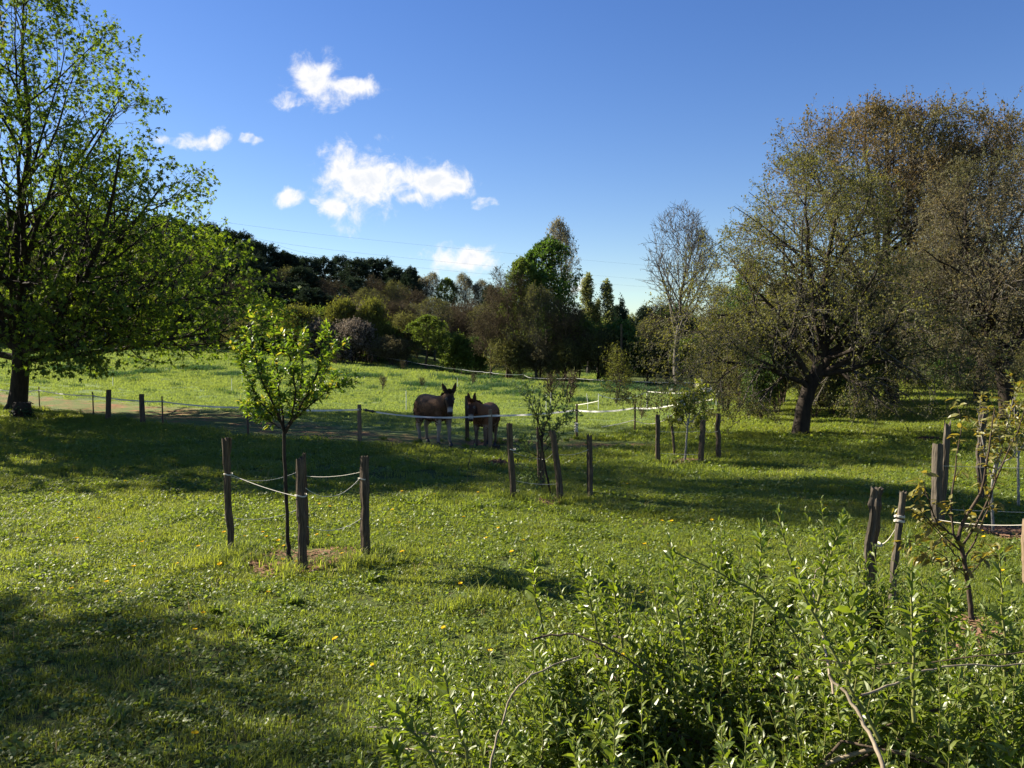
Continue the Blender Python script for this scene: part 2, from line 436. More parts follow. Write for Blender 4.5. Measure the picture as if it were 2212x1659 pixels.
def scatter(tmpl, pos, xd, nrm, size):
    V, F = tmpl
    if F.shape[1] == 4:
        tri = F[F[:, 2] == F[:, 3]][:, :3]; quad = F[F[:, 2] != F[:, 3]]
    else: tri = F; quad = np.zeros((0, 4), int)
    x = unit(xd); y = unit(np.cross(nrm, x)); z = np.cross(x, y)
    s = np.asarray(size).reshape(-1, 1, 1)
    out = pos[:, None] + s * (V[None, :, 0:1] * x[:, None] + V[None, :, 1:2] * y[:, None] + V[None, :, 2:3] * z[:, None])
    off = (np.arange(len(pos)) * len(V))[:, None, None]
    return out.reshape(-1, 3), (tri[None] + off).reshape(-1, 3), (quad[None] + off).reshape(-1, 4)
def add_leaves(g, tmpl, pos, xd, nrm, size, mat=0):
    if len(pos) == 0: return
    V, T3, Q4 = scatter(tmpl, pos, xd, nrm, size)
    base = g.n; g.V.append(V); g.n += len(V)
    if len(T3): g.F.append((T3 + base, mat, False))
    if len(Q4): g.F.append((Q4 + base, mat, False))
def leaf_spots(P, R, k, t0=.3, t1=1.0, spread=.02, rng=RNG, droop=.0, out=.7):
    """positions and axes for k leaves along each twig"""
    B = P.shape[0]
    t = t0 + (t1 - t0) * rng.random((B, k))
    p, T, r = sample(P, R, t)
    d = unit(T * (1 - out) + rng.normal(size=T.shape) * out * .75 + np.array([0, 0, -droop]))
    p = p + rng.normal(size=p.shape) * spread
    nrm = unit(rng.normal(size=T.shape) * .6 + np.array([0, 0, 1.]))
    return p.reshape(-1, 3), d.reshape(-1, 3), nrm.reshape(-1, 3)
# ------------------------------------------------------------------ the ground
FENCE = [(-60, 38), (0, 35.5), (83, 33), (200, 29.4), (349, 26), (534, 23.1), (777, 21.2), (1058, 19.8), (1246, 22), (1372, 24), (1460, 28.4), (1560, 35), (1640, 42)]
FX = np.array([(p - 1106) / FPX * d for p, d in FENCE]); FY = np.array([d for p, d in FENCE])
def pasture_mask(x, y):
    yf = np.interp(x, FX, FY, left=39, right=400)
    return np.clip((y - yf) / 1.2 + .5, 0, 1)
SOILP = np.array([(-26, 40, 2.2), (-17, 34, 2.8), (-12, 30.5, 2.6), (-8.5, 27.0, 2.2), (-5, 23.6, 1.8), (-2, 21.6, 1.8), (.5, 20.9, 1.6), (2.4, 21.0, 1.1), (3.6, 21.3, .3)], float)
def soil_mask(x, y):
    x = np.asarray(x, float); y = np.asarray(y, float)
    best = np.zeros_like(x)
    for a, b in zip(SOILP[:-1], SOILP[1:]):
        ab = b[:2] - a[:2]; t = np.clip(((x - a[0]) * ab[0] + (y - a[1]) * ab[1]) / (ab @ ab), 0, 1)
        dist = np.hypot(x - a[0] - ab[0] * t, y - a[1] - ab[1] * t); w = a[2] + (b[2] - a[2]) * t
        best = np.maximum(best, np.clip(1.25 - dist / w, 0, 1))
    n = _noise2(x * 1.9, y * 1.9) * .28
    return np.clip((best + n * (best > 0) - .25) * 1.8, 0, 1)
MULCH = [GP(640, 1212), GP(1480, 997), GP(2175, 1152), GP(2030, 1368), GP(1185, 1092)]
MULCH_R = [.62, .52, .5, .55, .3]
def mulch_mask(x, y):
    m = np.zeros_like(np.asarray(x, float))
    for c, r in zip(MULCH, MULCH_R):
        m = np.maximum(m, np.clip(1.5 - np.hypot(x - c.x, y - c.y) / r, 0, 1))
    return m
def build_ground():
    ys = np.concatenate([np.arange(-60, 2, 4.), np.arange(2, 46, .35), 46 * (900 / 46) ** (np.linspace(0, 1, 90))])
    xs = np.concatenate([-24 - (np.linspace(1, 0, 60, endpoint=False)) ** 2.2 * 876, np.arange(-24, 24, .4), 24 + (np.linspace(0, 1, 60)) ** 2.2 * 876])
    X, Y = np.meshgrid(xs, ys)
    Z = gz(X, Y)
    V = np.stack([X, Y, Z], -1).reshape(-1, 3)
    ny, nx = X.shape
    i = (np.arange(ny - 1)[:, None] * nx + np.arange(nx - 1)[None]).ravel()
    F = np.stack([i, i + 1, i + nx + 1, i + nx], -1)
    g = Geo(); g.add(V, F, 0, True)
    m, t = new_mat('meadow_ground'); L = t.links.new
    geo = N(t, 'ShaderNodeNewGeometry')
    def noise(scale, detail=5, rough=.6):
        n = N(t, 'ShaderNodeTexNoise'); n.inputs['Scale'].default_value = scale; n.inputs['Detail'].default_value = detail; n.inputs['Roughness'].default_value = rough
        L(geo.outputs['Position'], n.inputs['Vector']); return n.outputs[0]
    def ramp(v, a, b):
        r = N(t, 'ShaderNodeMapRange'); r.inputs['From Min'].default_value = a; r.inputs['From Max'].default_value = b; L(v, r.inputs[0]); return r.outputs[0]
    def mix(f, a, b):
        x = N(t, 'ShaderNodeMixRGB')
        if isinstance(f, float): x.inputs[0].default_value = f
        else: L(f, x.inputs[0])
        for i, c in ((1, a), (2, b)):
            if isinstance(c, tuple): x.inputs[i].default_value = (*c, 1)
            else: L(c, x.inputs[i])
        return x.outputs[0]
    def attr(n):
        a = N(t, 'ShaderNodeAttribute'); a.attribute_name = n; return a.outputs['Fac']
    lawn = mix(ramp(noise(.5), .35, .65), (.055, .095, .018), (.095, .125, .030))
    lawn = mix(ramp(noise(14, 8), .4, .7), lawn, (.045, .035, .016))
    past = mix(ramp(noise(.11, 6), .35, .65), (.115, .175, .052), (.185, .23, .068))
    past = mix(ramp(noise(.45, 9, .75), .5, .68), past, (.060, .105, .036))
    past = mix(ramp(noise(1.3, 8, .7), .45, .75), past, (.060, .085, .026))
    col = mix(attr('pasture'), lawn, past)
    soil = mix(ramp(noise(3.0, 8), .35, .7), (.17, .076, .034), (.30, .155, .080))
    soil = mix(ramp(noise(.9, 8, .75), .38, .54), soil, (.10, .13, .035))
    col = mix(attr('bare'), col, soil)
    p = N(t, 'ShaderNodeBsdfPrincipled'); p.inputs['Roughness'].default_value = .95; p.inputs['Specular IOR Level'].default_value = .1
    L(col, p.inputs['Base Color'])
    b = N(t, 'ShaderNodeBump'); b.inputs['Strength'].default_value = .9; b.inputs['Distance'].default_value = .06
    L(noise(9, 10, .7), b.inputs['Height']); L(b.outputs[0], p.inputs['Normal'])
    o = N(t, 'ShaderNodeOutputMaterial'); L(p.outputs[0], o.inputs[0])
    ob = g.build('ground', [m], loc=(0, 0, 0))
    me = ob.data
    for nm, arr in (('pasture', pasture_mask(V[:, 0], V[:, 1])), ('bare', np.maximum(soil_mask(V[:, 0], V[:, 1]), np.clip(mulch_mask(V[:, 0], V[:, 1]), 0, 1) * .8))):
        a = me.attributes.new(nm, 'FLOAT', 'POINT'); a.data.foreach_set('value', arr.astype(np.float32))
    tag(ob, kind='structure')
build_ground()

# ------------------------------------------------------------------ grass: thousands of tufts placed by geometry nodes
def tuft(n, rad, h0, h1, width, rng, bend=.5, seg=2):
    """a tuft of curved blades"""
    a = rng.random(n) * 6.28; r = rad * np.sqrt(rng.random(n))
    base = np.stack([r * np.cos(a), r * np.sin(a), np.zeros(n)], -1)
    az = rng.random(n) * 6.28; out = np.stack([np.cos(az), np.sin(az), np.zeros(n)], -1)
    side = np.stack([-np.sin(az), np.cos(az), np.zeros(n)], -1)
    h = h0 + (h1 - h0) * rng.random(n); b = bend * (.3 + rng.random(n)) * h
    w = width * (.6 + .8 * rng.random(n))
    p1 = base + out * (b * .25)[:, None] + np.array([0, 0, 1.]) * (h * .6)[:, None]
    p2 = base + out * b[:, None] + np.array([0, 0, 1.]) * (h * (1 - .25 * rng.random(n)))[:, None]
    base = base - np.array([0, 0, .01])
    V = np.stack([base - side * w[:, None] / 2, base + side * w[:, None] / 2, p1 - side * w[:, None] * .42, p1 + side * w[:, None] * .42, p2], 1)
    o = (np.arange(n) * 5)[:, None]
    return V.reshape(-1, 3), o + np.array([[0, 1, 3, 2]]), o + np.array([[2, 3, 4]])
def tuft_geo(g, *a, mat=0, **k):
    V, Q, T = tuft(*a, **k)
    b = g.n; g.V.append(V); g.n += len(V); g.F.append((Q + b, mat, False)); g.F.append((T + b, mat, False))
ROUND = (np.array([[0, 0, 0], [.3, .42, .06], [.8, .36, .08], [1, 0, .0], [.8, -.36, .08], [.3, -.42, .06]]), np.array([[0, 3, 2], [0, 2, 1], [0, 4, 3], [0, 5, 4]]))
def clover_geo(g, n, rad, h, size, rng, mat=0, tmpl=ROUND):
    a = rng.random(n) * 6.28; r = rad * np.sqrt(rng.random(n))
    pos = np.stack([r * np.cos(a), r * np.sin(a), h * (.3 + .7 * rng.random(n))], -1)
    az = rng.random(n) * 6.28
    xd = np.stack([np.cos(az), np.sin(az), rng.normal(size=n) * .35 + .1], -1)
    nr = unit(np.stack([rng.normal(size=n) * .5, rng.normal(size=n) * .5, np.ones(n)], -1))
    add_leaves(g, tmpl, pos, xd, nr, size * (.6 + .8 * rng.random(n)), mat)
def scatter_object(name, variants, mats, pts, scl, rng):
    """one object: a few tuft meshes and the points they stand on; nodes put a copy of one of them on every point"""
    g = Geo(); vid = []
    for k, v in enumerate(variants):
        for Vv in v.V: pass
        V = np.concatenate(v.V); b = g.n; g.V.append(V); g.n += len(V)
        for F, m, s in v.F: g.F.append((F + b, m, s))
        vid += [k] * len(V)
    n = len(pts)
    nv = g.n
    g.V.append(np.asarray(pts, float)); g.n += n
    vid += [-1] * n
    me = g.mesh(name, mats)
    ob = bpy.data.objects.new(name, me); COL.objects.link(ob)
    def at(nm, typ, arr):
        a = me.attributes.new(nm, typ, 'POINT'); a.data.foreach_set('value', arr)
    at('vid', 'INT', np.array(vid, np.int32))
    at('scl', 'FLOAT', np.concatenate([np.ones(nv), scl]).astype(np.float32))
    at('rot', 'FLOAT', (rng.random(nv + n) * 6.28).astype(np.float32))
    at('pick', 'INT', rng.integers(0, len(variants), nv + n).astype(np.int32))
    t = bpy.data.node_groups.new(name + '_nodes', 'GeometryNodeTree')
    t.interface.new_socket(name='Geometry', in_out='INPUT', socket_type='NodeSocketGeometry')
    t.interface.new_socket(name='Geometry', in_out='OUTPUT', socket_type='NodeSocketGeometry')
    L = t.links.new
    gi = N(t, 'NodeGroupInput'); go = N(t, 'NodeGroupOutput')
    def named(nm, typ):
        a = N(t, 'GeometryNodeInputNamedAttribute'); a.data_type = typ; a.inputs[0].default_value = nm; return a.outputs[0]
    def sep(k):
        c = N(t, 'FunctionNodeCompare'); c.data_type = 'INT'; c.operation = 'EQUAL'
        L(named('vid', 'INT'), c.inputs['A'] if not c.inputs[2].enabled else c.inputs[2]); c.inputs[3].default_value = k
        s = N(t, 'GeometryNodeSeparateGeometry', domain='POINT')
        L(gi.outputs[0], s.inputs[0]); L(c.outputs[0], s.inputs[1]); return s.outputs[0]
    join = N(t, 'GeometryNodeJoinGeometry')
    for k in range(len(variants)):
        g2i = N(t, 'GeometryNodeGeometryToInstance'); L(sep(k), g2i.inputs[0]); L(g2i.outputs[0], join.inputs[0])
    iop = N(t, 'GeometryNodeInstanceOnPoints')
    L(sep(-1), iop.inputs['Points']); L(join.outputs[0], iop.inputs['Instance'])
    iop.inputs['Pick Instance'].default_value = True
    L(named('pick', 'INT'), iop.inputs['Instance Index'])
    cx = N(t, 'ShaderNodeCombineXYZ'); L(named('rot', 'FLOAT'), cx.inputs[2]); L(cx.outputs[0], iop.inputs['Rotation'])
    L(named('scl', 'FLOAT'), iop.inputs['Scale'])
    L(iop.outputs[0], go.inputs[0])
    md = ob.modifiers.new('scatter', 'NODES'); md.node_group = t
    tag(ob, kind='stuff')
    return ob
def field_points(d0, d1, density, rng, umax=.72):
    """points on the ground between two distances, evenly spread, a little wider than the view"""
    area = umax * (d1 * d1 - d0 * d0) + 5.2 * (d1 - d0); n = int(area * density)
    y = np.sqrt(d0 * d0 + (d1 * d1 - d0 * d0) * rng.random(n)); x = (rng.random(n) * 2 - 1) * (umax * y + 2.6)
    return x, y
def lift(x, y): return np.stack([x, y, gz(x, y) - .004], -1)
def build_grass():
    rng = np.random.default_rng(3)
    # the mown lawn close by
    gv = []
    for k in range(6):
        g = Geo(); tuft_geo(g, 90, .15, .025, .075, .006, rng, bend=.8)
        gv.append(g)
    x, y = field_points(3.2, 15, 55, rng)
    x2, y2 = field_points(15, 36, 16, rng)
    x = np.concatenate([x, x2]); y = np.concatenate([y, y2])
    keep = (pasture_mask(x, y) < .5) & (soil_mask(x, y) < .08 + .5 * rng.random(len(x)) ** 2) & (mulch_mask(x, y) < .3 + .4 * rng.random(len(x)))
    x, y = x[keep], y[keep]
    s = np.clip(y / 11, .85, 2.2) * (.7 + .6 * rng.random(len(x)))
    tag(scatter_object('lawn_grass', gv, ['lawn'], lift(x, y), s, rng), 'short green lawn grass around the staked young trees', 'grass')
    # small round-leaved weeds in the lawn
    gv = []
    for k in range(5):
        g = Geo(); clover_geo(g, 55, .16, .05, .026, rng); gv.append(g)
    x, y = field_points(3.2, 15, 34, rng)
    x2, y2 = field_points(15, 28, 5, rng)
    x = np.concatenate([x, x2]); y = np.concatenate([y, y2])
    keep = (_noise2(x * .9 + 3, y * .9) + rng.random(len(x)) * .9 > .15) & (pasture_mask(x, y) < .5) & (mulch_mask(x, y) < .45) & (soil_mask(x, y) < .3)
    x, y = x[keep], y[keep]
    s = np.clip(y / 11, .9, 2.0) * (.7 + .6 * rng.random(len(x)))
    tag(scatter_object('lawn_clover', gv, ['clover'], lift(x, y), s, rng), 'glossy round clover and weed leaves growing through the lawn', 'clover')
    # the grazed pasture behind the fence
    gv = []
    for k in range(5):
        g = Geo(); tuft_geo(g, 60, .24, .03, .09, .012, rng, bend=.9); gv.append(g)
    xs, ys = [], []
    for a, b, dn in ((19, 40, 7), (40, 70, 3.4), (70, 115, 1.6)):
        xx, yy = field_points(a, b, dn, rng, .66); xs.append(xx); ys.append(yy)
    x = np.concatenate(xs); y = np.concatenate(ys)
    keep = (pasture_mask(x, y) > .45) & (soil_mask(x, y) < .2 + .65 * rng.random(len(x))) & (x < .33 * y + 3)
    x, y = x[keep], y[keep]
    s = np.clip(y / 26, .6, 3.6) * (.6 + .7 * rng.random(len(x))) * np.where(soil_mask(x, y) > .1, .6, 1)
    tag(scatter_object('pasture_grass', gv, ['pasture'], lift(x, y), s, rng), 'pale grazed pasture grass behind the white tape', 'grass')
    # lane between the orchard trees
    gv = []
    for k in range(4):
        g = Geo(); tuft_geo(g, 70, .22, .05, .13, .010, rng, bend=.6); gv.append(g)
    y = 22 + 40 * rng.random(11000); x = y * (.05 + .62 * rng.random(len(y)))
    keep = (pasture_mask(x, y) < .5) & (x > 3)
    x, y = x[keep], y[keep]
    s = np.clip(y / 24, .9, 2.0) * (.7 + .6 * rng.random(len(x)))
    tag(scatter_object('lane_grass', gv, ['lawn'], lift(x, y), s, rng), 'bright lane grass striped with shade between orchard trees', 'grass')
    # dark tussocks
    gv = []
    for k in range(4):
        g = Geo(); tuft_geo(g, 90, .5, .12, .40, .022, rng, bend=.7); gv.append(g)
    patches = [(430, 800, 40), (560, 795, 40), (240, 812, 30), (620, 803, 40), (500, 812, 30), (320, 806, 25), (725, 812, 40), (790, 815, 26), (905, 835, 34), (985, 822, 20), (1045, 819, 26),
               (1130, 812, 40), (1190, 822, 50), (1080, 838, 40), (1240, 838, 40), (1340, 838, 40), (1300, 848, 30), (1030, 843, 20), (860, 780, 40), (900, 792, 40), (960, 800, 40), (1010, 806, 40),
               (1320, 832, 50), (1400, 834, 60), (1380, 845, 30), (1460, 842, 40), (1120, 852, 40), (680, 838, 20), (150, 800, 30), (1260, 868, 14), (1385, 892, 8), (1230, 900, 8), (1500, 852, 40)]
    px, py = [], []
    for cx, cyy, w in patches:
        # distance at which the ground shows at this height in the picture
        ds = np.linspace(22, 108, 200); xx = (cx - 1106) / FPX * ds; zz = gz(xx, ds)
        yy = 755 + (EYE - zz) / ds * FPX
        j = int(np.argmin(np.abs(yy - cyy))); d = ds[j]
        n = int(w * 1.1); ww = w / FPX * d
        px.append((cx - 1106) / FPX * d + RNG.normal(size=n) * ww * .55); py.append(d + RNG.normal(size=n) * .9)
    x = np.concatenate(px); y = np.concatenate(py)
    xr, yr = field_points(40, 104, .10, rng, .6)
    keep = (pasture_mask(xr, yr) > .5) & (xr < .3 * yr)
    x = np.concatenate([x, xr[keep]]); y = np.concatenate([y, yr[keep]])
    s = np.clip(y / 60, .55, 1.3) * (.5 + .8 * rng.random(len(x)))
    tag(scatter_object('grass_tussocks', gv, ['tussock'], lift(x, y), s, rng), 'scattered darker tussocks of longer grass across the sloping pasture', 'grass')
    # longer grass round the feet of stakes and trees, and pale dead stalks
    gv = []
    for k in range(4):
        g = Geo(); tuft_geo(g, 60, .11, .05, .20, .0065, rng, bend=1.1); gv.append(g)
    feet = [(495, 1200, .28, 26), (470, 1215, .3, 22), (650, 1240, .18, 10), (785, 1214, .25, 22), (740, 1222, .4, 20), (560, 1215, .4, 18), (1110, 1090, .25, 14), (1170, 1068, .25, 12), (1208, 1090, .25, 14), (1275, 1082, .25, 12), (1150, 1085, .4, 14),
            (1420, 1000, .2, 8), (1513, 1004, .25, 10), (1552, 995, .4, 14), (1457, 985, .2, 8), (1600, 1004, .5, 12), (1730, 942, .35, 16), (1700, 925, .6, 16), (1830, 918, 1.2, 20), (235, 920, .3, 10), (307, 936, .3, 10), (45, 915, .5, 24), (90, 900, .6, 16),
            (915, 1085, .35, 10), (1080, 1085, .4, 8), (1890, 1300, .25, 14), (1935, 1350, .25, 16), (2030, 1152, .25, 12), (1065, 975, .2, 8), (1300, 1100, .6, 16), (1020, 1270, .5, 10)]
    P = []
    for a, b, r, n in feet:
        n = max(4, int(n * .55)); c = GP(a, b); P.append(np.stack([c.x + rng.normal(size=n) * r * .75, c.y + rng.normal(size=n) * r * .6], -1))
    P = np.concatenate(P); x, y = P[:, 0], P[:, 1]
    s = .6 + .7 * rng.random(len(x))
    tag(scatter_object('long_grass', gv, ['lawn'], lift(x, y), s, rng), 'longer uncut grass round the feet of stakes and trunks', 'grass')
    gv = []
    for k in range(5):
        g = Geo(); tuft_geo(g, 34, .07, .06, .16, .009, rng, bend=1.3)
        n = 16; a = rng.random(n) * 6.28; add_leaves(g, LEAF8, np.stack([.02 * np.cos(a), .02 * np.sin(a), .01 + .02 * rng.random(n)], -1), np.stack([np.cos(a), np.sin(a), .25 + .5 * rng.random(n)], -1), np.tile([0, 0, 1.], (n, 1)) + rng.normal(size=(n, 3)) * .2, .055 + .05 * rng.random(n))
        gv.append(g)
    x, y = field_points(4, 22, 2.2, rng)
    keep = (_noise2(x * .55 + 9, y * .55 + 2) + .5 * rng.random(len(x)) > .25); x, y = x[keep], y[keep]
    tag(scatter_object('lawn_weeds', gv, ['clover'], lift(x, y), .6 + .8 * rng.random(len(x)), rng), 'coarse weed rosettes and longer tufts scattered through the lawn', 'weeds')
    gv = []
    for k in range(3):
        g = Geo(); tuft_geo(g, 3, .05, .08, .17, .0035, rng, bend=1.1); gv.append(g)
    x, y = field_points(4, 17, 2.0, rng)
    tag(scatter_object('dead_stalks', gv, ['straw'], lift(x, y), .7 + .6 * rng.random(len(x)), rng), 'thin straw-coloured dead stalks standing in the lawn', 'dead stalks')
    # fallen leaves and bark chips round the young trees
    g = Geo()
    V = np.array([[-.5, -.2, 0], [.5, -.16, .05], [.45, .2, .02], [-.5, .15, .04]]); g.add(V * .042, [[0, 1, 2, 3]])
    h = Geo(); h.add(np.array([[-.5, -.1, .02], [.5, -.12, 0], [.3, .25, .1]]) * .055, [[0, 1, 2]])
    P = []
    for c, r in zip(MULCH, MULCH_R):
        n = 1100; a = rng.random(n) * 6.28; q = r * np.sqrt(rng.random(n)) * (1 + .25 * np.sin(3 * a))
        P.append(np.stack([c.x + q * np.cos(a), c.y + q * np.sin(a)], -1))
    P = np.concatenate(P); p3 = lift(P[:, 0], P[:, 1]); p3[:, 2] += rng.random(len(p3)) * .045
    tag(scatter_object('bark_mulch', [g, h], ['chip'], p3, .6 + rng.random(len(P)), rng), 'reddish bark mulch in rings under the young trees', 'mulch')
build_grass()

# ------------------------------------------------------------------ trees
def table_env(tab, cx=0., cyy=0., sq=1.0, wob=.0, seed=0):
    zz = np.array([a for a, b in tab]); rr = np.array([b for a, b in tab])
    def env(p):
        z = p[..., 2]
        r = np.interp(z, zz, rr, left=0, right=0)
        if wob:
            a = np.arctan2(p[..., 1] - cyy, p[..., 0] - cx)
            r = r * (1 + wob * np.sin(3 * a + seed + z * .9) + wob * .7 * np.sin(7 * a + 2 * seed - z * 1.7))
        return (np.hypot(p[..., 0] - cx, (p[..., 1] - cyy) / sq) < r) & (z > zz[0]) & (z < zz[-1])
    return env
def roots(rad, rng):
    pass

def finish_tree(wood, crown, name, loc, label, cat, wmats, cmats, group=None, crown_name='crown'):
    r = thing(name, loc, label, cat, group)
    wood.build('trunk', wmats, r)
    if crown is not None and crown.n: crown.build(crown_name, cmats, r)
    return r

def build_maple(loc, tab, seed, lean=(.3, 0), nl=5, label='', group=None, dens=1.0, H=16.5):
    rng = np.random.default_rng(seed)
    env = table_env(tab, wob=.10, seed=seed)
    w = Geo(); c = Geo()
    n = 14
    z = np.array([0, .25, .8, 1.5, 2.3, 3.2, 4.4, 5.8, 7.4, 9.2, 11, 12.8, 14.5, H])
    P = np.stack([lean[0] * z / 6 + .15 * np.sin(z * .8), lean[1] * z / 6 + .12 * np.cos(z * .7) - .12, z], -1)[None]
    R = np.array([[.44, .34, .30, .285, .27, .23, .19, .16, .13, .10, .08, .055, .035, .012]])
    w.add(*tubes(P, R, 12), 0, True)
    main = []
    # strong ascending limbs from the fork, then lighter ones higher up
    C1, R1 = grow(P, R, 9, .26, .44, 1.02, 11., n=9, up=.55, wig=.07, rr=.62, env=env, rng=rng, tipr=.18)
    R1 = np.maximum(R1, .10 * np.linspace(1, .2, 9)[None])
    C1b, R1b = grow(P, R, int(20 * dens), .4, .93, .80, 8., n=8, up=.45, wig=.07, rr=.55, env=env, rng=rng, tipr=.18)
    # low spreading limbs
    C1c, R1c = grow(P, R, 8, .24, .36, 1.45, 10.5, n=9, up=.10, wig=.06, rr=.5, env=env, rng=rng, tipr=.18)
    w.add(*tubes(C1, R1, 7), 0, True); w.add(*tubes(C1b, R1b, 6), 0, True); w.add(*tubes(C1c, R1c, 6), 0, True)
    tw = []
    for C, Rr, k in ((C1, R1, 16), (C1b, R1b, 6), (C1c, R1c, 26)):
        C2, R2 = grow(C, Rr, k, .18, .98, .75, 3.0, n=6, up=.25, wig=.10, rr=.6, env=env, rng=rng, lfall=.35, rmin=.010)
        w.add(*tubes(C2, R2, 4), 0, True)
        C3, R3 = grow(C2, R2, 6, .2, 1., .75, 1.15, n=4, up=.15, wig=.12, rr=.6, env=env, rng=rng, rmin=.007)
        w.add(*tubes(C3, R3, 3), 0, True)
        C4, R4 = grow(C3, R3, 3, .35, 1., .7, .42, n=3, up=.2, wig=.12, rr=.7, rng=rng, rmin=.005)
        w.add(*tubes(C4, R4, 3), 0, True)
        for CC, RR, kk in ((C4, R4, nl), (C3, R3, 4)):
            p, d, nr = leaf_spots(CC, RR, kk, .45, 1., .075, rng, droop=.35, out=.9)
            add_leaves(c, PALM, p, d, nr, .165 * (.6 + .8 * rng.random(len(p))))
    return finish_tree(w, c, 'maple_tree', loc, label, 'tree', ['bark_dark'], ['maple'], group)
EDGE = EYE
maple_tab = [(1.5, 4.0), (2.0, 8.6), (3.0, 9.7), (5, 9.8), (6.5, 9.0), (8, 7.3), (10, 6.5), (11.5, 5.4), (13, 4.6), (15, 3.2), (17, 1.8), (18.2, .2)]
mp = on_ground(33, 31.0)
build_maple(mp, maple_tab, 5, label='large spreading maple in new yellow-green leaf behind the tree stump', lean=(.35, 0), H=17.0)
# maples outside the left edge of the picture: their shade lies over the lawn
off_tab = [(2.0, 2.0), (3, 4.2), (6, 5.2), (9, 4.6), (12, 3.0), (13.5, .4)]

def fruit_tree(name, loc, trunkP, trunkR, tab, env_c, seed, leafmat, label, cat='tree', k1=12, k2=9, k3=7, k4=4, nl=4, lsize=.05, up1=.0, droop=-.3, bark='bark_dark', L1=4.5, L2=1.8, L3=.8, L4=.3, group=None, sq=1., a1=1.0, t0=.45, extra_limbs=(), tmpl=LEAF2, wob=.16, twig='bark_grey', shoots=1, shootL=.6):
    rng = np.random.default_rng(seed)
    env = table_env(tab, env_c[0], env_c[1], sq, wob, seed)
    w = Geo(); c = Geo()
    P = np.array([trunkP], float); R = np.array([trunkR], float)
    # resample the trunk smoothly
    t = np.linspace(0, 1, 16)[None]
    p, _, r = sample(P, R, t)
    p = p + rng.normal(size=p.shape) * .012
    w.add(*tubes(p, r, 10), 0, True)
    limbs = [(p, r)]
    for pts, rad in extra_limbs:
        q, _, rr = sample(np.array([pts], float), np.array([rad], float), np.linspace(0, 1, 10)[None])
        q[:, 1:] += rng.normal(size=q[:, 1:].shape) * .05
        w.add(*tubes(q, rr, 7), 0, True); limbs.append((q, rr))
    for li, (p, r) in enumerate(limbs):
        tt = t0 if li == 0 else .2
        C1, R1 = grow(p, r, k1 if li == 0 else max(6, k1 // 2), tt, .98, a1, L1, n=8, up=up1, wig=.13, rr=.55, env=env, rng=rng, tipr=.2)
        w.add(*tubes(C1, R1, 6), 0, True)
        C2, R2 = grow(C1, R1, k2, .15, 1., .8, L2, n=6, up=droop, wig=.16, rr=.6, env=env, rng=rng, rmin=.008)
        w.add(*tubes(C2, R2, 4), 1, True)
        C3, R3 = grow(C2, R2, k3, .12, 1., .8, L3, n=4, up=droop * .5, wig=.18, rr=.6, env=env, rng=rng, rmin=.0055)
        w.add(*tubes(C3, R3, 3), 1, True)
        C4, R4 = grow(C3, R3, k4, .15, 1., .8, L4, n=3, up=.1, wig=.15, rr=.7, rng=rng, rmin=.0045)
        w.add(*tubes(C4, R4, 3), 1, True)
        C5, R5 = grow(C2, R2, shoots, .75, 1., .5, shootL, n=5, up=.9, wig=.10, rr=.6, rng=rng, rmin=.006)
        w.add(*tubes(C5, R5, 3), 1, True)
        for CC, RR, kk in ((C4, R4, nl), (C3, R3, 3), (C5, R5, int(nl * 3.5))):
            pp, d, nr = leaf_spots(CC, RR, kk, .15, 1., .03, rng, out=.75)
            add_leaves(c, tmpl, pp, d, nr, lsize * (.6 + .9 * rng.random(len(pp))))
    return finish_tree(w, c, name, loc, label, cat, [bark, twig], [leafmat], group)

# the leaning apple tree
a = on_ground(1730, 23.2)
fruit_tree('apple_tree', a,
    [(0, 0, -.05), (.02, 0, .15), (.08, .0, .7), (.22, .03, 1.25), (.48, .06, 1.75), (.62, .1, 2.3), (.72, .1, 3.0), (.7, .2, 4.4), (1.0, .2, 6.2)],
    [.30, .235, .20, .20, .19, .14, .11, .08, .04],
    [(.7, 3.2), (1.2, 4.0), (2.0, 4.1), (3.0, 3.5), (4.0, 3.0), (5.0, 2.7), (6.0, 2.3), (7.0, 1.7), (7.7, .5)], (.1, 0), 21, 'apple',
    'leaning old apple tree with dark trunk and sparse small green leaves', wob=.30, k1=15, k2=9, k3=6, k4=4, nl=5, L1=4.2, L2=1.7, L3=.75, L4=.26, lsize=.062, droop=-.45, shootL=.45,
    extra_limbs=[([(.3, .0, 1.45), (.0, -.1, 1.9), (-.5, -.2, 2.5), (-.9, -.2, 3.1), (-1.5, -.3, 3.4), (-2.4, -.3, 3.3)], [.13, .11, .09, .07, .05, .02]),
                 ([(.25, .0, 1.3), (-.3, -.2, 1.6), (-1.2, -.3, 1.9), (-2.2, -.2, 2.1), (-3.3, 0, 1.8)], [.09, .07, .055, .04, .015]),
                 ([(.5, .05, 1.7), (1.0, -.1, 2.3), (1.5, .0, 3.1), (1.8, .2, 4.0)], [.12, .10, .07, .03]),
                 ([(.45, .05, 1.7), (1.2, -.3, 1.9), (2.2, -.4, 2.1), (3.2, -.2, 1.7)], [.09, .07, .05, .015]),
                 ([(.55, .1, 2.1), (.35, 0, 3.4), (.2, .1, 5.0), (.1, 0, 6.8)], [.11, .09, .06, .02])])
